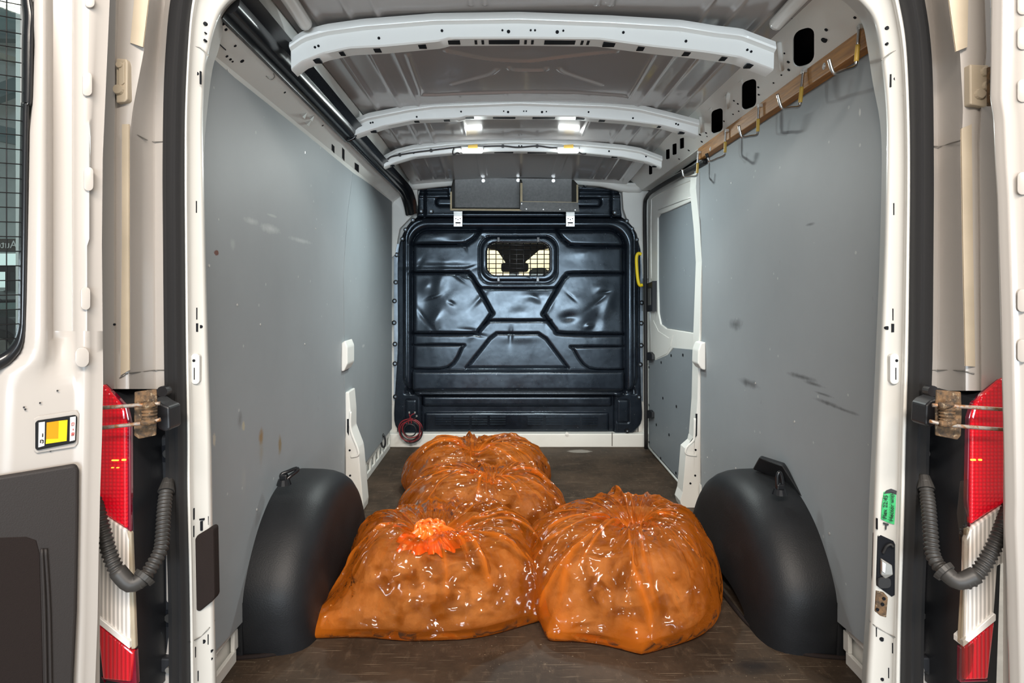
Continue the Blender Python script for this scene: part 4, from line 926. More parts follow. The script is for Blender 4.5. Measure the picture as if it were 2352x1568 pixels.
q = PW(655, 1100, -.80)
lash('lashing_ring', [P(648, 1104, 2.05), P(646, 1090, 2.05), P(660, 1083, 2.06), P(680, 1075, 2.08), P(683, 1080, 2.08), P(668, 1092, 2.06), P(656, 1103, 2.05)], P(652, 1104, 2.05), 'folded black lashing ring on top of the left wheel box')
lash('lashing_ring', [P(1787, 1122, 2.05), P(1785, 1098, 2.05), P(1788, 1086, 2.05), P(1793, 1088, 2.05), P(1797, 1106, 2.05), P(1796, 1124, 2.05)], P(1791, 1126, 2.05), 'upright black lashing ring on top of the right wheel box')
for u, v, Y, lab in ((830, 1108, 3.2, 'black lashing ring on the floor at the left pillar foot'), (1567, 1100, 3.4, 'black lashing ring at the foot of the side door'), (879, 1010, 4.0, 'black lashing ring on the left sill near the bulkhead')):
    t = thing('lashing_ring', lab, 'lashing ring', P(u, v+10, Y))
    box('bracket', P(u-7, v-4, Y), P(u+3, v-16, Y+.03), M_BLACK, t, .004)
    tube('loop', [P(u+a*1, v+b, Y-.006) for a, b in ((-3, -10), (3, -10), (6, 2), (5, 14), (0, 16), (-3, 6))], .006, M_BLACK, t, 8, 5, True, None, True)

# ================================================================== BAGS
def bag(label, cx, cy, H_, plan, knot, seed, ears=(), crown=.0, nplea=30, tuft=False, dim=.72, lean=(0, 0)):
    """plan: list of (angle deg, radius) of the widest outline; knot: offset of the tied neck; ears: (angle, width, extra radius) floor corners"""
    rnd = random.Random(seed); nph, nt_ = 560, 160
    t = thing('waste_bag', label, 'bag', (cx, cy, .003), 'orange waste bags on the load floor')
    ang = sorted(plan); A = [a for a, _ in ang]; Rr = [r for _, r in ang]
    A3 = [a-360 for a in A]+A+[a+360 for a in A]; R3 = Rr*3
    ph = np.linspace(0, 360, nph, endpoint=False)
    fine = np.interp(np.arange(-360, 720, 1.0), A3, R3); ker = np.hanning(33); ker /= ker.sum(); fine = np.convolve(fine, ker, 'same')
    Rp = np.interp(ph, np.arange(-360, 720, 1.0), fine)
    ctl = [(0, dim), (.03, dim+.02), (.07, dim+(.97-dim)*.3), (.16, dim+(.97-dim)*.6), (.32, .97), (.48, 1.0), (.64, .95), (.80, .80), (.92, .58), (.985, .36), (1.0, .20), (.99, .10), (.96, .03), (.90, .0), (.6, .0), (.25, .0), (0, .0)]
    cp = catmull([(a, b, 0) for a, b in ctl], 12); cp = np.array([(p.x, p.y) for p in cp])
    sl_ = np.concatenate([[0], np.cumsum(np.hypot(*np.diff(cp, axis=0).T))]); tt = np.linspace(0, sl_[-1], nt_)
    rho = np.maximum(np.interp(tt, sl_, cp[:, 0]), 0); zet = np.maximum(np.interp(tt, sl_, cp[:, 1]), 0)
    topm = np.arange(nt_) <= np.argmax(rho)
    RHO, PH = np.meshgrid(rho, np.radians(ph), indexing='ij'); ZET = np.meshgrid(zet, ph, indexing='ij')[0]
    T = np.meshgrid(tt/sl_[-1], ph, indexing='ij')[0]
    Rm = np.broadcast_to(Rp, RHO.shape).copy()
    for (a, wd, ex) in ears:
        da = (np.degrees(PH)-a+180) % 360-180
        Rm += ex*np.exp(-(np.abs(da)/wd)**1.3)*np.exp(-(ZET/.30)**2)*(RHO > .5)
    # pleats that run down from the neck
    pl_ = np.zeros(RHO.shape); s_t = np.minimum(T/.5, 1)
    gat = np.zeros(RHO.shape)
    for k in range(nplea):
        a0 = rnd.uniform(0, 360); wd = rnd.choice([.8, 1.1, 1.6, 2.2, 3.4, 6.0]); am = rnd.uniform(.5, 1.0)*rnd.choice([1, 1, 1, -.7])*(wd/4)**.4; en = rnd.choice([rnd.uniform(.26, .5), rnd.uniform(.45, .72)]); dr = rnd.uniform(-14, 14); cv = rnd.uniform(-8, 8)
        da = (np.degrees(PH)-a0-dr*s_t-cv*np.sin(s_t*3.1)+180) % 360-180
        wloc_ = wd*(.5+1.0*s_t); prof_ = np.exp(-np.abs(da)/wloc_)
        env = sstep(0, .05, T)*sstep(en, en*.55, T)
        pl_ += am*prof_*env; gat = np.maximum(gat, .85*np.exp(-(np.abs(da)/(wloc_*.42))**1.5)*env*(am > 0)*rnd.uniform(.4, 1))
    gat = np.maximum(gat, 1.05*np.exp(-(RHO/(.30 if tuft else .22))**1.5)*(T < .4)); gat = np.maximum(gat, .42*sstep(.16, .06, ZET))
    for (a, wd, ex) in ears:                                  # the empty corner is pulled straight to the neck
        da = (np.degrees(PH)-a+180) % 360-180; e2 = np.exp(-(np.abs(da-9*np.sin(s_t*2.6+a))/(1.5+2.2*s_t))**1.4)*sstep(0, .05, T)*sstep(.68, .5, T)
        pl_ += .8*e2; gat = np.maximum(gat, .6*e2)
    off = rnd.uniform(0, 50); crm = np.zeros(RHO.shape); lump = np.zeros(RHO.shape)
    X = RHO*Rm*np.cos(PH); Y = RHO*Rm*np.sin(PH); Z = ZET*H_
    for i in range(nt_):
        if zet[i] <= 0.001: continue
        for j in range(nph):
            p = Vector((X[i, j]*4.8+off, Y[i, j]*4.8, Z[i, j]*5.5))
            p2 = p+Vector((noise.noise(p*.8), noise.noise(p*.8+Vector((9, 0, 0))), noise.noise(p*.8+Vector((0, 9, 0)))))*.5
            d = noise.voronoi(p2)[0]; crm[i, j] = min(d[1]-d[0], .42)
            lump[i, j] = noise.noise(Vector((X[i, j]*3.2+off, Y[i, j]*3.2, Z[i, j]*3.2)))
    mk = sstep(0, .10, T)*np.clip(ZET*5, 0, 1)
    D = (.023*pl_*np.clip(RHO*3+.2, 0, 1)+.024*(crm-.2)+.030*lump)*mk
    # outward direction of the plain body
    nr = np.gradient(zet*H_, axis=0); ns = np.gradient(rho*.38, axis=0); ln = np.hypot(nr, ns)+1e-9
    NR = np.meshgrid(-nr/ln, ph, indexing='ij')[0]; NZ = np.meshgrid(ns/ln, ph, indexing='ij')[0]
    X += D*NR*np.cos(PH); Y += D*NR*np.sin(PH); Z += D*NZ
    wgt = (1-np.clip(RHO, 0, 1))**1.2*np.clip(ZET*1.6, 0, 1)
    X += knot[0]*wgt+lean[0]*ZET; Y += knot[1]*wgt+lean[1]*ZET
    Z = np.maximum(Z, 0.0005); Z = Z*(H_/Z.max())+.003
    V3 = np.stack([X+cx, Y+cy, Z], 2).reshape(-1, 3); fc = []
    for i in range(nt_-1):
        for j in range(nph):
            k = (j+1) % nph; fc.append((i*nph+j, (i+1)*nph+j, (i+1)*nph+k, i*nph+k))
    for (a, wd, ex) in ears:
        da = (np.degrees(PH)-a+180) % 360-180; gat = np.maximum(gat, .62*np.exp(-(np.abs(da)/(wd*1.5))**2)*np.exp(-(ZET/.42)**2)*(RHO > .5))
    sk = mesh('bag_film', V3, fc, M_FILM, t, True)
    ga_ = sk.data.attributes.new('gather', 'FLOAT', 'POINT'); ga_.data.foreach_set('value', np.clip(gat, 0, 1).reshape(-1).astype(np.float32))
    # rubbish inside, a lumpy brown mass a little smaller than the skin
    st_ = 3; Xi = cx+(X[::st_, ::st_]-0)*.88; Yi = cy+Y[::st_, ::st_]*.88; Zi = Z[::st_, ::st_]*.86+.006
    Zi = np.minimum(Zi, H_*.70+.03*lump[::st_, ::st_]); n2 = Xi.shape[1]
    Vi = np.stack([Xi, Yi, Zi], 2).reshape(-1, 3); fi = []
    for i in range(Xi.shape[0]-1):
        for j in range(n2):
            k = (j+1) % n2; fi.append((i*n2+j, (i+1)*n2+j, (i+1)*n2+k, i*n2+k))
    mesh('bag_contents', Vi, fi, M_CONTENT, t, True)
    kz = Z[2].mean(); kc = Vector((cx+knot[0]+lean[0]*.75, cy+knot[1]+lean[1]*.75, kz))
    if tuft:
        rows = []; rk = random.Random(8)
        for i in range(14):
            h = i/13; rr = .066*(1-h)**.8+.012*(1-h)+.004; zz = -.030+.075*h**.7; r = []
            for k in range(96):
                a = 2*math.pi*k/96; q = rr*(1+.22*math.sin(a*9+h*2.2)+.16*math.sin(a*17+1.3+h*3)+.10*math.sin(a*31))
                r.append(kc+Vector((q*math.cos(a)*1.1, q*math.sin(a)*.9-.016*h, zz+.013*math.sin(a*5+1+h*2)*math.sin(h*3.14)+.006*math.sin(a*13+h*4))))
            rows.append(r)
        grid('knot', rows, M_KNOT, t, True, True, False)
        for k in range(10):
            a = k*.66; c_ = kc+Vector((.03*math.cos(a), .022*math.sin(a), .012))
            tube('gathered_fold', [c_, c_+Vector((.012*math.cos(a+1), .012*math.sin(a+1), .030)), c_+Vector((.030*math.cos(a+1.4), .022*math.sin(a+1.4), .026)), c_+Vector((.040*math.cos(a+1.5), .03*math.sin(a+1.5), .006))], .0065, M_KNOT, t, 7, 4)
    else:
        grid('knot', [[kc+Vector((r_*math.cos(a)*(1+.3*math.sin(4*a)), r_*math.sin(a)*(1+.3*math.sin(4*a+1)), h_)) for a in np.linspace(0, 2*math.pi, 24)[:-1]] for r_, h_ in ((.022, -.012), (.018, .004), (.022, .016), (.010, .012))], M_KNOT, t, True, True, True)
    return t
bag('front left orange bag with a bunched knot on top, beside the left wheel box', -.315, 2.270, .315, [(0, .375), (45, .41), (90, .36), (135, .40), (180, .365), (225, .39), (270, .345), (315, .37)], (-.035, -.17), 3, [(216, 11, .175), (331, 10, .06)], tuft=True, dim=.93, nplea=95)
bag('front right orange bag, bulky and creased, beside the right wheel box', .315, 2.250, .330, [(0, .34), (45, .37), (90, .34), (135, .41), (180, .36), (225, .37), (265, .36), (290, .36), (315, .355)], (.05, .01), 11, [(268, 12, .045), (228, 10, .07)], nplea=80)
bag('middle orange bag in the left row, between two other bags', -.215, 2.92, .295, [(0, .385), (45, .39), (90, .30), (135, .37), (180, .385), (225, .39), (270, .32), (315, .42)], (.06, -.08), 23, [(325, 12, .05)], nplea=80)
bag('farthest orange bag, nearest the bulkhead', -.250, 3.50, .290, [(0, .40), (45, .40), (90, .29), (135, .38), (180, .40), (225, .40), (270, .27), (315, .40)], (-.02, -.06), 37, [], nplea=80)

# ================================================================== TAIL LAMPS, CHECK STRAPS, CABLE TUBES
YL = 1.335
def tail_lamp(side, label, red, deep, rimred, clear, rim, redlow, redlow_deep, glints, base):
    t = thing('tail_lamp', label, 'lamp', base, 'tail lamps')
    e = Vector((0, .09, 0))
    slab('housing', [P(u, v, YL+.014) for u, v in base_poly[side]], (0, .16, 0), M_BLACK, t)
    slab('red_lens', [P(u, v, YL) for u, v in red], (0, .014, 0), M_RED, t, .004, 2)
    slab('red_side_lens', [P(u, v, YL+.006) for u, v in deep], (0, .012, 0), M_DEEPRED, t, .003, 2)
    slab('clear_lens', [P(u, v, YL+.002) for u, v in clear], (0, .014, 0), M_CLEAR, t, .004, 2)
    slab('lens_rim', [P(u, v, YL+.004) for u, v in rim], (0, .012, 0), M_RIM, t, .003, 2)
    slab('divider', [P(u, v, YL-.004) for u, v in rimred], (0, .03, 0), M_LABELW, t, .001, 1)
    slab('lower_red_lens', [P(u, v, YL) for u, v in redlow], (0, .014, 0), M_REDLOW, t, .004, 2)
    slab('lower_side_lens', [P(u, v, YL+.006) for u, v in redlow_deep], (0, .012, 0), M_DEEPRED, t, .003, 2)
    for u, v, du_, dv_ in glints: slab('lit_bulb', [P(a, b, YL-.002) for a, b in rrect(u-du_, v-dv_, u+du_, v+dv_, min(du_, dv_)*.8, 3)], (0, .002, 0), M_GLINT, t)
    return t
base_poly = {-1: [(222, 890), (262, 905), (298, 960), (308, 1230), (312, 1500), (312, 1640), (215, 1640)], 1: [(2312, 880), (2236, 915), (2224, 960), (2215, 1230), (2208, 1480), (2208, 1640), (2286, 1640)]}
tl = tail_lamp(-1, 'lit red and clear tail lamp on the left corner of the van',
    [(222, 884), (237, 884), (262, 912), (285, 940), (289, 975), (290, 1215), (222, 1170)], [(238, 882), (262, 905), (290, 935), (299, 975), (300, 1222), (290, 1214), (289, 975), (284, 942)],
    [(222, 1417), (226, 1417), (297, 1474), (297, 1490), (222, 1430)], [(222, 1172), (232, 1175), (291, 1218), (296, 1240), (297, 1472), (222, 1415)], [(291, 1218), (301, 1224), (311, 1490), (300, 1492)],
    [(222, 1432), (297, 1492), (306, 1500), (300, 1566), (236, 1560), (222, 1440)], [(298, 1494), (310, 1496), (314, 1572), (300, 1572), (236, 1560), (240, 1568), (232, 1555), (300, 1560)],
    [(264, 1057, 8, 1.5), (284, 1056, 5, 2), (258, 1074, 3, 1), (270, 1074, 3, 1)], P(270, 1640, YL+.05))
tr_ = tail_lamp(1, 'lit red and clear tail lamp on the right corner of the van, with torn tape',
    [(2315, 866), (2301, 872), (2262, 905), (2240, 928), (2232, 960), (2230, 1205), (2315, 1150)], [(2300, 871), (2262, 900), (2236, 926), (2225, 960), (2221, 1150), (2228, 1212), (2231, 1205), (2233, 960), (2242, 930)],
    [(2288, 1411), (2284, 1409), (2213, 1472), (2213, 1486), (2288, 1425)], [(2315, 1154), (2301, 1160), (2229, 1214), (2218, 1240), (2212, 1476), (2284, 1412), (2292, 1300), (2315, 1290)], [(2229, 1214), (2221, 1216), (2206, 1480), (2212, 1480)],
    [(2286, 1426), (2214, 1486), (2214, 1562), (2270, 1560), (2284, 1440)], [(2213, 1486), (2206, 1486), (2205, 1568), (2270, 1566), (2270, 1560), (2214, 1560)],
    [(2236, 1056, 6, 2), (2252, 1056, 4, 2)], P(2255, 1640, YL+.05))
slab('loose_tape', [P(u, v, YL-.006) for u, v in [(2206, 1105), (2224, 1100), (2228, 1230), (2222, 1330), (2218, 1470), (2238, 1480), (2232, 1540), (2214, 1566), (2202, 1560), (2212, 1300), (2198, 1180)]], (0, .0008, 0), M_CLEARFILM, tr_)
# black backing behind lamps
def backing(side, poly, bolts, whites, lumps):
    o = structure(slab('trim_6' if side < 0 else 'trim_7', [P(u, v, 1.50) for u, v in poly], (0, .04, 0), M_BLACK, None, .004, 2))
    for u, v in bolts:
        d = disc('bolt_recess', P(u, v, 1.4685), (0, 1, 0), .020, .012, M_HOLE, o, 20); disc('bolt', P(u+3*side*-1, v, 1.464), (0, 1, 0), .010, .010, M_CONDUIT, o, 12)
    for pts in whites: slab('bare_metal', [P(u, v, 1.467) for u, v in pts], (0, .03, 0), M_OUTER, o, .004, 2)
    for pts in lumps: slab('moulded_rib', [P(u, v, 1.47) for u, v in pts], (0, .03, 0), M_BLACK, o, .010, 3)
    return o
backing(-1, [(296, 893), (400, 893), (402, 1700), (296, 1700)], [(380, 1042), (384, 1420)], [rrect(380, 1068, 400, 1098, 8, 3), rrect(382, 1265, 400, 1385, 8, 3), [(395, 1448), (402, 1448), (402, 1516), (368, 1516), (366, 1505), (380, 1503), (386, 1460)], [(358, 1568), (370, 1546), (402, 1544), (402, 1640), (350, 1640)]],
    [[(356, 1000), (400, 1000), (400, 1500), (362, 1520), (356, 1400)], [(330, 1180), (345, 1130), (356, 1180), (356, 1260), (330, 1240)]])
backing(1, [(2120, 895), (2222, 895), (2222, 1700), (2105, 1700)], [(2130, 1042), (2120, 1415)], [rrect(2116, 1075, 2126, 1100, 4, 3), rrect(2108, 1290, 2120, 1382, 6, 3), [(2106, 1446), (2114, 1448), (2122, 1500), (2132, 1506), (2128, 1514), (2104, 1512)], [(2104, 1540), (2130, 1544), (2152, 1568), (2160, 1640), (2100, 1640)]],
    [[(2118, 1000), (2146, 1000), (2146, 1400), (2140, 1520), (2112, 1500)], [(2165, 1180), (2175, 1150), (2188, 1190), (2186, 1240), (2168, 1240)]])
for s, pl_ in ((-1, [(300, 1568), (318, 1545), (362, 1512), (398, 1512), (398, 1546), (366, 1546), (330, 1580), (325, 1600), (300, 1600)]), (1, [(2104, 1510), (2134, 1510), (2200, 1560), (2215, 1600), (2170, 1600), (2130, 1546), (2104, 1544)])):
    o = slab('step_bracket', [P(u, v, 1.45) for u, v in pl_], (0, .03, 0), M_BLACK, None, .004, 2); tag(o, 'black step bracket below the %s tail lamp' % ('left' if s < 0 else 'right'), 'bracket')
    disc('bolt', P(389 if s < 0 else 2113, 1536, 1.448), (0, -1, 0), .007, .006, M_STEEL, o, 10)
def check_strap(side, label):
    m = (lambda u: u) if side < 0 else None
    mp = {-1: dict(plate=[(308, 900), (358, 893), (360, 930), (357, 1000), (318, 1008), (307, 1000)], mount=[(352, 914), (372, 928), (388, 935), (390, 985), (380, 992), (362, 985), (356, 950)], bolt=(383, 896), curl=(343, 952), rods=[((215, 936), (238, 936), (330, 929), (368, 926)), ((210, 984), (236, 982), (325, 972), (369, 963))], fl=[(331, 925, 356, 940), (326, 962, 356, 980)]),
          1: dict(plate=[(2152, 895), (2208, 900), (2210, 945), (2208, 1000), (2200, 1010), (2150, 1000), (2150, 930)], mount=[(2156, 912), (2138, 920), (2127, 930), (2125, 975), (2135, 982), (2150, 976), (2152, 950)], bolt=(2130, 895), curl=(2175, 955), rods=[((2320, 942), (2304, 940), (2215, 934), (2142, 930)), ((2320, 987), (2304, 986), (2190, 977), (2135, 967))], fl=[(2158, 925, 2186, 940), (2158, 968, 2192, 980)])}[side]
    t = thing('check_strap', label, 'door check', P(335 if side < 0 else 2180, 1005, 1.32))
    slab('rusty_plate', [P(u, v, 1.322) for u, v in mp['plate']], (0, .005, 0), M_RUST, t, .002, 2)
    slab('mount', [P(u, v, 1.36) for u, v in mp['mount']], (0, .05, 0), M_BLACK, t, .004, 2)
    disc('mount_bolt', P(*mp['bolt'], 1.42), (0, -1, 0), .012, .02, M_BLACK, t, 14)
    cu, cv_ = mp['curl']; tube('curled_roller', [P(cu, cv_-22, 1.312), P(cu, cv_+20, 1.312)], .0125, M_RUST, t, 16, 4, False)
    for k in range(5): tube('coil_turn', [P(cu, cv_-16, 1.312)+Vector((.0130*math.cos(a), .0130*math.sin(a), -.007*k)) for a in np.linspace(0, 2*math.pi, 12)[:-1]], .0022, M_RUST, t, 6, 2, True, None, True)
    for rd in mp['rods']:
        tube('rod', [P(rd[0][0], rd[0][1], 1.295), P(rd[1][0], rd[1][1], 1.297), P(rd[2][0], rd[2][1], 1.302), P(rd[3][0], rd[3][1], 1.312)], .0040, M_ROD, t, 8, 4)
    for (a, b, c, d) in mp['fl']: tube('rod_wrap', [P(a, (b+d)/2-2, 1.302), P((a+c)/2, (b+d)/2-1, 1.302), P(c, (b+d)/2-6, 1.304)], .0068, M_RUST, t, 8, 3)
check_strap(-1, 'rusty door check with two rods above the left cable tube')
check_strap(1, 'rusty door check with two rods above the right cable tube')
def conduit(name, label, pts, collar_at, cup):
    t = thing(name, label, 'cable tube', pts[0], 'ribbed cable tubes between van and doors')
    pp = catmull(pts, 40); n = len(pp); Ls = [0]
    for i in range(1, n): Ls.append(Ls[-1]+(pp[i]-pp[i-1]).length)
    rr = lambda s: .0135+.0018*math.sin(2*math.pi*s/.0092)
    # even spacing along the run
    tot = Ls[-1]; m = int(tot/.0015); rs = []
    for k in range(m+1):
        s = tot*k/m; i = min(np.searchsorted(Ls, s), n-1); rs.append((pp[i] if i == 0 else pp[i-1].lerp(pp[i], (s-Ls[i-1])/max(Ls[i]-Ls[i-1], 1e-9)), rr(s)))
    P_, R_ = [a for a, _ in rs], [b for _, b in rs]
    tube('ribbed_tube', P_, 0, M_CONDUIT, t, 14, 1, False, lambda x: R_[min(int(round(x*(len(R_)-1))), len(R_)-1)])
    i = int(collar_at*len(P_)); d = (P_[i+3]-P_[i-3]).normalized()
    disc('collar', P_[i]-d*.005, d, .023, .010, M_CONDUIT, t, 20, .021)
    tube('collar_sleeve', [P_[i], P_[min(i+18, len(P_)-1)], P_[min(i+44, len(P_)-1)]], .0165, M_CONDUIT, t, 14, 4)
    disc('end_cup', P_[0]-(P_[4]-P_[0]).normalized()*.012, (P_[4]-P_[0]), .012, .03, M_CONDUIT, t, 16, .018)
YC = 1.30
cpts = [(385, 1112, 1.44), (380, 1140, 1.42), (376, 1180, 1.39), (373, 1230, 1.36), (369, 1262, 1.34), (354, 1292, 1.32), (332, 1325, 1.30), (312, 1340, 1.29), (290, 1336, 1.285), (268, 1308, 1.285), (252, 1272, 1.29), (240, 1230, 1.295), (226, 1180, 1.31), (215, 1140, 1.34)]
conduit('cable_tube', 'ribbed black cable tube from left door post in front of the tail lamp', [P(*q) for q in cpts], .47, None)
cpts = [(2124, 1105, 1.44), (2130, 1140, 1.42), (2134, 1180, 1.39), (2138, 1230, 1.36), (2142, 1270, 1.34), (2154, 1296, 1.32), (2180, 1322, 1.30), (2204, 1336, 1.29), (2228, 1332, 1.285), (2250, 1310, 1.285), (2272, 1276, 1.29), (2290, 1240, 1.295), (2306, 1200, 1.31), (2325, 1150, 1.34)]
conduit('cable_tube', 'ribbed black cable tube from right door post in front of the tail lamp', [P(*q) for q in cpts], .45, None)

# ================================================================== REAR DOORS
def door_plane(side):
    if side < 0: p0 = P(236, V0, 1.25); d = Vector((-.80, -.60, 0))
    else: p0 = P(2303, V0, 1.25); d = Vector((.80, -.60, 0))
    n = Vector((d.y, -d.x, 0)); n = n if n.y < 0 else -n
    return p0, d, n
def dpt(side, u, v, off=0.0):
    """point on the door's inner face (moved off towards the viewer side of the door)"""
    p0, d, n = door_plane(side); q0 = p0+n*off; k = (u-U0)/F
    # x = CX+kY ; q0+d*t
    t = (CX+k*q0.y-q0.x)/(d.x-k*d.y); Y = q0.y+d.y*t
    return P(u, v, Y)
p0L, dL, nL = door_plane(-1)
dl = thing('rear_door', 'open white rear door on the left with window, reflector and dark trim', 'door', (p0L.x, p0L.y, -.1))
prof_l = {-200: [(256, -.03), (254, .0), (228, .004), (214, .012), (204, .016), (190, .012), (176, .004), (165, -.012), (120, -.014), (112, .004), (104, .014), (92, .014), (78, .004), (76, -.014)],
          0: [(252, -.03), (250, .0), (230, .004), (216, .012), (204, .016), (190, .012), (176, .004), (165, -.012), (120, -.014), (112, .004), (104, .014), (90, .014), (79, .004), (75, -.014)]}
def rowL(v):
    e = float(np.interp(v, [-200, 0, 360, 560, 880, 1008, 1115, 1258, 1422, 1600], [256, 252, 236, 234, 237, 234, 230, 226, 223, 216]))
    wl_ = float(np.interp(v, [-200, 0, 60, 100, 230, 300, 560, 700, 760], [77, 76, 76, 78, 74, 67, 62, 59, 57]))
    r = [(e-2, -.035), (e, .0), (e-16, .003), (e-28, .008), (205 if v < 560 else 200, .015), (190, .012), (175, .004), (165, -.024), (122, -.027), (110, .002), (105, .012), (92, .013), (wl_+3, .004), (wl_, -.016)]
    return r
# upper stile between the glass and the hinge edge
rows = []
for v in np.linspace(-200, 760, 60): rows.append([dpt(-1, u, v, o_) for u, o_ in rowL(v)])
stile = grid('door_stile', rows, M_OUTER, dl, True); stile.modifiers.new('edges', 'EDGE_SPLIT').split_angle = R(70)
# lower field: one pressed surface from the corner of the window down
rows = []
for v in np.linspace(760, 1640, 70):
    e = float(np.interp(v, [760, 880, 1008, 1115, 1258, 1422, 1600], [236, 237, 234, 230, 226, 223, 216])); f = float(sstep(760, 900, v)); r = []
    ul = float(np.interp(v, [760, 790, 810, 830, 845, 1700], [57, 52, 44, 24, -10, -60])); 
    base_ = rowL(760)
    for i, (u, o_) in enumerate(base_):
        tt_ = i/13; uu = u+(e-base_[1][0])*(1-tt_)
        if i >= 8: uu = u*(1-f)+f*(150-(150-ul)*(i-7)/6) if f > 0 else u
        if i == 13: uu = ul
        oo = o_*(1-f)+f*(.0 if i not in (0, 13) else o_) if i not in (0,) else o_
        if 2 <= i <= 5: oo = o_*(1-.5*f)
        r.append(dpt(-1, uu, v, oo))
    rows.append(r)
lowf = grid('door_lower_panel', rows, M_OUTER, dl, True); lowf.modifiers.new('edges', 'EDGE_SPLIT').split_angle = R(75)
far = lambda u, v, o_=0: dpt(-1, u, v, o_)
def wide(x, z, o_=0.0): return p0L+dL*x+nL*o_+Vector((0, 0, z-CZ))           # x metres from the hinge edge along the door
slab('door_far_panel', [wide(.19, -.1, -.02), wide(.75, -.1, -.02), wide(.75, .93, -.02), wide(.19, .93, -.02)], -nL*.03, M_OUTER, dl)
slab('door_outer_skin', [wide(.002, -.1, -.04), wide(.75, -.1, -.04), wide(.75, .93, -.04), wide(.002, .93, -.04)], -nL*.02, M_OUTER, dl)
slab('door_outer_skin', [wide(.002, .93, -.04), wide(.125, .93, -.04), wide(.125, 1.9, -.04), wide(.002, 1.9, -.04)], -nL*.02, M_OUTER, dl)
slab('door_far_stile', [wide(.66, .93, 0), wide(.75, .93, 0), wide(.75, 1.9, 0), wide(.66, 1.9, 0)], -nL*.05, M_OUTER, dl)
for u, v, dv in [(206, 6, 14), (200, 195, 27), (203, 412, 27), (196, 685, 26)]:
    slab('pressed_stud', [dpt(-1, a, b, .013) for a, b in rrect(u-11, v-dv, u+11, v+dv, 10, 5)], nL*.007, M_OUTER, dl, .004, 3, True)
slab('pressed_stud', [dpt(-1, a, b, .012) for a, b in rrect(172, 797, 204, 842, 15, 6)], nL*.008, M_OUTER, dl, .005, 3, True)
for v0, v1 in ((52, 104), (-60, 18), (232, 330), (330, 700)):
    pass
# gasket round the glass and the pane
gk_o = [(52, -200), (72, -60), (74, 0), (80, 35), (77, 70), (76, 110), (73, 235), (66, 260), (62, 560), (59, 720), (57, 765), (50, 798), (36, 820), (14, 841), (-30, 862)]
gk_i = [(30, -200), (48, -60), (52, 0), (55, 35), (54, 70), (53, 110), (52, 235), (50, 260), (46, 560), (44, 720), (42, 750), (36, 776), (24, 795), (6, 810), (-30, 824)]
ga = catmull([(a, b, 0) for a, b in gk_o], 5); gb = catmull([(a, b, 0) for a, b in gk_i], 5)
rows = [[dpt(-1, a.x+1, a.y, -.02), dpt(-1, a.x, a.y, -.002), dpt(-1, a.x*.6+b.x*.4, a.y*.6+b.y*.4, .004), dpt(-1, b.x+2, b.y, -.004), dpt(-1, b.x, b.y, -.014), dpt(-1, b.x-3, b.y, -.028)] for a, b in zip(ga, gb)]
grid('window_gasket', rows, M_GLOSSBLACK, dl, True)
slab('window_glass', [wide(.13, .90, -.025), wide(.66, .90, -.025), wide(.66, 1.9, -.025), wide(.13, 1.9, -.025)], -nL*.004, M_GLASS, dl)
for k in range(34):                                                          # guard wires across the glass
    z = .96+k*.0272; tube('guard_wire', [wide(.128, z+.004, -.016), wide(.40, z-.004, -.016)], .0011, M_RUBBER, dl, 5, 1, False)
for k in range(5): tube('guard_wire', [wide(.15+k*.055, .93, -.017), wide(.15+k*.055, 1.85, -.017)], .0011, M_RUBBER, dl, 5, 1, False)
# dark lower trim with its pocket
tp = [(-160, 1116), (0, 1090), (150, 1066), (172, 1062), (181, 1072), (180, 1200), (176, 1400), (168, 1568), (164, 1680), (-160, 1680)]
slab('trim_panel', [dpt(-1, u, v, .006) for u, v in tp], nL*.014, M_DARKPANEL, dl, .006, 3)
pk = [(-120, 1240), (0, 1234), (60, 1232), (84, 1240), (92, 1270), (96, 1400), (100, 1568), (100, 1680), (-120, 1680)]
slab('trim_pocket', [dpt(-1, u, v, .021) for u, v in pk], -nL*.004, M_FOAM, dl, .0015, 1)
for du_ in (0, 22): tube('pocket_edge', [dpt(-1, 96+du_*.4, 1260, .022), dpt(-1, 102+du_*.5, 1400, .022), dpt(-1, 106+du_*.5, 1600, .022)], .003, M_DARKPANEL, dl, 6)
# reflector block and its pictograms
slab('reflector_recess', [dpt(-1, u, v, .003) for u, v in [(77, 962), (86, 956), (176, 942), (182, 950), (179, 1018), (172, 1026), (84, 1040), (78, 1034)]], nL*.002, M_OUTER, dl, .001, 1)
rf = slab('reflector_frame', [dpt(-1, u, v, .006) for u, v in [(81, 970), (86, 965), (172, 952), (177, 956), (174, 1012), (170, 1016), (86, 1033), (81, 1029)]], nL*.004, M_GLOSSBLACK, dl, .001, 1)
slab('amber_part', [dpt(-1, u, v, .0105) for u, v in [(107, 970), (135, 966), (134, 1007), (106, 1008)]], nL*.001, M_AMBER, rf)
slab('yellow_part', [dpt(-1, u, v, .0104) for u, v in [(135, 966), (155, 964), (153, 1012), (105, 1019), (106, 1008), (134, 1007)]], nL*.001, M_YREF, rf)
slab('left_label', [dpt(-1, u, v, .0104) for u, v in [(89, 970), (103, 968), (102, 1023), (88, 1027)]], nL*.001, M_LABELW, rf)
slab('right_label', [dpt(-1, u, v, .0104) for u, v in [(161, 958), (174, 956), (172, 1010), (160, 1013)]], nL*.001, M_LABELW, rf)
def glyph(pts, m, w_=.0010, off=.0122): tube('pictogram', [dpt(-1, u, v, off) for u, v in pts], w_, m, rf, 5, 1, False)
glyph([(98, 995), (98, 1003)], M_INK); glyph([(93, 1017), (93, 1010), (97, 1010), (99, 1013)], M_INK); glyph([(96, 1017), (99, 1017), (99, 1010)], M_INK)
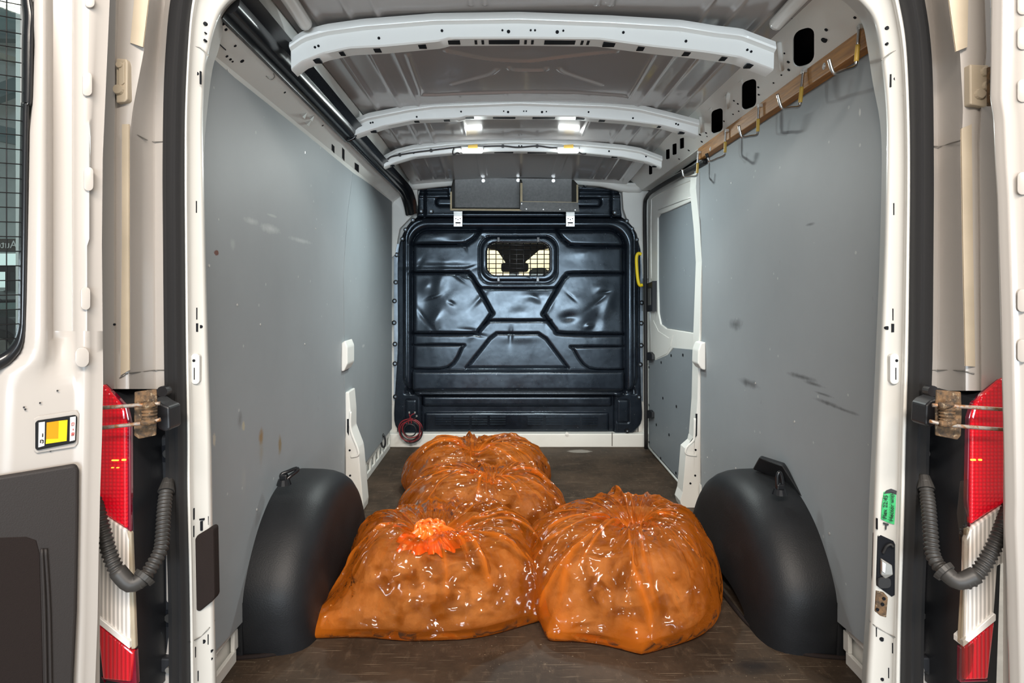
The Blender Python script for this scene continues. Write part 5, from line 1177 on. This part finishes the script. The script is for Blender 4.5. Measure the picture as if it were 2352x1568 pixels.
glyph([(165, 971), (170, 970), (169, 977), (165, 978), (165, 971)], M_REDINK, .0007); glyph([(168, 984), (168, 988)], M_REDINK, .0008)
glyph([(165, 994), (170, 993), (169, 1000), (165, 1001), (165, 994)], M_REDINK, .0008); glyph([(166, 997), (169, 997)], M_REDINK, .0008)
for (u, v) in [(132, 897), (92, 925), (55, 935), (58, 940), (116, 1035)]: disc('paint_chip', dpt(-1, u, v, .0035), nL, .0018, .0006, M_INK, dl, 6)

p0R, dR, nR = door_plane(1)
dr_ = thing('rear_door', 'open white rear door on the right, only its hinge edge in view', 'door', (p0R.x, p0R.y, -.1))
rows = []
for v in np.linspace(-200, 1660, 110):
    e = float(np.interp(v, [-200, 0, 230, 270, 370, 450, 740, 860, 990, 1150, 1200, 1320, 1500, 1660], [2278, 2277, 2274, 2281, 2285, 2290, 2299, 2301, 2304, 2307, 2306, 2311, 2316, 2320]))
    rows.append([dpt(1, e+3, v, -.04), dpt(1, e, v, -.004), dpt(1, e+3, v, .0), dpt(1, e+14, v, .002), dpt(1, e+22, v, .008), dpt(1, e+30, v, .010), dpt(1, e+40, v, .004), dpt(1, e+60, v, .010), dpt(1, e+90, v, .012), dpt(1, e+300, v, 0), dpt(1, e+900, v, 0)])
o = grid('door_inner_panel', rows, M_OUTER, dr_, True)
def wideR(x, z, o_=0.0): return p0R+dR*x+nR*o_+Vector((0, 0, z-CZ))
slab('door_outer_skin', [wideR(.002, -.1, -.03), wideR(.75, -.1, -.03), wideR(.75, 1.9, -.03), wideR(.002, 1.9, -.03)], -nR*.03, M_OUTER, dr_)
gl_o = slab('window_gasket', [wideR(.17, .92, .016), wideR(.70, .92, .016), wideR(.70, 1.86, .016), wideR(.17, 1.86, .016)], -nR*.010, M_GLOSSBLACK, dr_, .004, 2)
slab('window_glass', [wideR(.19, .94, .018), wideR(.68, .94, .018), wideR(.68, 1.84, .018), wideR(.19, 1.84, .018)], -nR*.004, plain('dark_window_glass', (.03, .04, .045), .05, spec=.6), dr_)
slab('trim_panel', [wideR(.15, -.08, .020), wideR(.72, -.08, .020), wideR(.72, .62, .020), wideR(.15, .68, .020)], -nR*.012, M_DARKPANEL, dr_, .005, 2)
for v in (10, 90, 210, 422, 690, 805): slab('pressed_stud', [dpt(1, a, b, .008) for a, b in rrect(2336, v-26, 2362, v+26, 11, 5)], nR*.006, M_OUTER, dr_, .004, 3, True)

for side, door, pts, bolts in ((-1, dl, [(266, 133), (290, 135), (293, 145), (292, 228), (286, 234), (266, 236)], [(276, 150, .008), (273, 206, .012)]),
                              (1, dr_, [(2228, 147), (2272, 149), (2276, 240), (2262, 245), (2229, 240)], [(2263, 165, .011), (2268, 198, .012), (2250, 216, .012)])):
    hp = slab('hinge_plate', [P(u, v, 1.346) for u, v in pts], (0, .02, 0), M_TAPE, door, .003, 2); hp['label'] = 'cream painted upper hinge plate'
    for u, v, r in bolts: disc('bolt', P(u, v, 1.346), (0, -1, 0), r, .006, M_TAPE, hp, 12, r*.8)
    if side > 0: tube('hinge_pin', [P(2276, 155, 1.336), P(2276, 242, 1.336)], .007, M_RUST, hp, 10, 2, False)
    else: slab('hinge_leaf', [P(272, 142, 1.343), P(285, 142, 1.343), P(285, 190, 1.343), P(272, 200, 1.343)], (0, .004, 0), M_TAPE, hp, .001, 1)

# ================================================================== SMALL THINGS ON THE TAIL POSTS
o = slab('pillar_pad', [P(u, v, 1.478) for u, v in [(447, 1238), (452, 1230), (484, 1212), (490, 1216), (493, 1372), (489, 1380), (458, 1405), (450, 1402)]], (0, .03, 0), M_FOAM, None, .004, 2)
tag(o, 'dark brown pad over the latch hole in the left tail post', 'cover')
lt = thing('door_latch', 'exposed steel latch in the open slot of the right tail post', 'latch', P(2036, 1365, 1.48))
slab('opening', [FP(u, v, 0.0015) for u, v in [(2018, 1226), (2052, 1242), (2056, 1250), (2055, 1366), (2048, 1370), (2014, 1345), (2013, 1330), (2016, 1232)]], (0, .02, 0), M_HOLE, lt, .0)
slab('striker', [FP(u, v, 0.006) for u, v in [(2024, 1282), (2050, 1298), (2052, 1320), (2034, 1330), (2024, 1320)]], (0, .006, 0), M_STEEL, lt, .002, 2)
slab('striker_block', [FP(u, v, 0.009) for u, v in [(2026, 1288), (2036, 1294), (2034, 1318), (2026, 1312)]], (0, .004, 0), M_GALV, lt, .001, 1)
tube('latch_spring', [FP(2028, 1270, .006), FP(2036, 1255, .006), FP(2046, 1250, .006), FP(2052, 1256, .006)], .003, M_RUBBER, lt, 8)
slab('latch_pawl', [FP(u, v, 0.006) for u, v in rrect(2016, 1326, 2048, 1352, 10, 4)], (0, .005, 0), M_RUBBER, lt, .002, 1)
o = slab('rust_scar', [FP(u, v, 0.0015) for u, v in [(2013, 1356), (2030, 1360), (2040, 1372), (2036, 1418), (2022, 1414), (2010, 1404)]], (0, .004, 0), M_RUST, None, .001, 1)
tag(o, 'rusty scuffed plate on the right tail post below the latch', 'plate')
for (u, v) in ((2031, 1375), (2028, 1388), (2016, 1400)): disc('hole', FP(u, v, .0025), (0, 1, 0), .004, .002, M_HOLE, o, 8)
lb_ = thing('sticky_label', 'torn green tape label with handwriting on the right tail post', 'label', P(2042, 1200, 1.48))
slab('tape', [FP(u, v, 0.0016) for u, v in [(2030, 1130), (2044, 1124), (2059, 1128), (2057, 1165), (2054, 1204), (2040, 1200), (2024, 1192), (2026, 1160)]], (0, .0012, 0), M_GREEN, lb_)
slab('dirty_top_edge', [FP(u, v, 0.002) for u, v in [(2030, 1134), (2036, 1126), (2047, 1122), (2060, 1127), (2059, 1136), (2046, 1132)]], (0, .0008, 0), M_INK, lb_)
text('handwriting', 'Flex 22:45', FP(2034, 1164, .0045), .0135, (R(90), R(-87), 0), M_INK, lb_)
text('handwriting', 'Hector with', FP(2049, 1164, .0055), .0135, (R(90), R(-87), 0), M_INK, lb_)
slab('pen_arrow', [FP(u, v, 0.0024) for u, v in [(2029, 1199), (2042, 1203), (2040, 1207), (2037, 1206), (2036, 1216), (2033, 1216), (2034, 1205), (2029, 1204)]], (0, .0008, 0), M_INK, lb_)

# ================================================================== WORKSHOP SEEN THROUGH THE LEFT DOOR WINDOW
def WP(u, v, Y): return P(u, v, Y)
M_GIRD = plain('grey_girder', (.20, .25, .26), .5); M_LGIRD = plain('light_girder', (.45, .44, .38), .5); M_DKBL = plain('dark_bodywork', (.02, .022, .026), .2, coat=.8)
for a, b, r, m, lab in (((-120, 250), (70, 180), .09, M_GIRD, 'dark diagonal roof girder seen through the left door window'), ((-60, 105), (70, 150), .035, M_LGIRD, 'pale thin roof girder seen through the left door window'), ((-120, 75), (90, 80), .06, M_GIRD, 'level grey roof girder at the top of the left door window'), ((-80, 290), (70, 320), .10, M_GIRD, 'dark level roof girder above the sign outside')):
    A = WP(*a, 8.2); B = WP(*b, 8.2); t = (B-A).normalized(); up_ = Vector((-t.z, 0, t.x))
    o = slab('girder', [A+up_*r, B+up_*r, B-up_*r, A-up_*r], (0, .15, 0), m); tag(o, lab, 'girder')
o = slab('support_post', [WP(36, -100, 6.2), WP(46, -100, 6.2), WP(46, 1060, 6.2), WP(36, 1060, 6.2)], (0, .12, 0), M_LABELW); tag(o, 'white workshop post seen through the left door window', 'post')
sg = thing('hanging_sign', 'dark workshop sign read from behind through the left door window', 'sign', WP(-10, 575, 7.4))
slab('sign_board', [WP(-120, 548, 7.4), WP(38, 548, 7.4), WP(38, 575, 7.4), WP(-120, 575, 7.4)], (0, .04, 0), plain('sign_grey', (.10, .085, .075), .5), sg)
text('lettering', 'Auto', WP(14, 562, 7.385), .125, (R(90), 0, 0), M_LABELW, sg, .002, True)
o = slab('lit_shelf_panel', [WP(-120, 582, 8.4), WP(40, 582, 8.4), WP(40, 660, 8.4), WP(-120, 660, 8.4)], (0, .03, 0), M_SIGNLIT); tag(o, 'bright lit panel below the sign through the left door window', 'panel')
o = slab('work_stand', [WP(-120, 610, 7.9), WP(34, 610, 7.9), WP(34, 624, 7.9), WP(24, 624, 7.9), WP(24, 668, 7.9), WP(12, 668, 7.9), WP(12, 624, 7.9), WP(-120, 624, 7.9)], (0, .2, 0), M_DKBL); tag(o, 'black stand in front of the lit panel through the left door window', 'stand')
o = slab('roof_shade', [WP(-120, -60, 8.5), WP(60, -60, 8.5), WP(60, 70, 8.5), WP(-120, 70, 8.5)], (0, .05, 0), plain('teal_roof', (.30, .40, .40), .6)); tag(o, 'teal roof sheet at the top of the left door window', 'roof sheet')
car = thing('car', 'dark parked car seen low through the left door window', 'car', WP(-40, 830, 7.0))
slab('body', [WP(u, v, 6.6) for u, v in [(-260, 820), (-260, 735), (-180, 722), (-60, 715), (20, 730), (38, 750), (40, 815)]], (0, 1.6, 0), M_DKBL, car, .03, 2)
slab('cabin', [WP(u, v, 6.9) for u, v in [(-240, 725), (-200, 675), (-60, 672), (0, 690), (30, 735)]], (0, 1.2, 0), M_GLASS, car)
slab('roof', [WP(u, v, 6.85) for u, v in [(-215, 680), (-200, 670), (-60, 667), (5, 688), (0, 696), (-60, 678)]], (0, 1.3, 0), M_DKBL, car, .01, 1)
for u in (-190, 0): 
    w_ = disc('wheel', WP(u, 800, 6.62), (0, -1, 0), .20, .05, M_RUBBER, car, 24); disc('wheel_hub', WP(u, 800, 6.56), (0, -1, 0), .11, .02, M_STEEL, w_, 16)
o = slab('far_wall_panel', [WP(2200, 200, 8.9), WP(2500, 200, 8.9), WP(2500, 1100, 8.9), WP(2200, 1100, 8.9)], (0, .04, 0), M_LABELW); structure(o); o.name = 'wall_right_far'
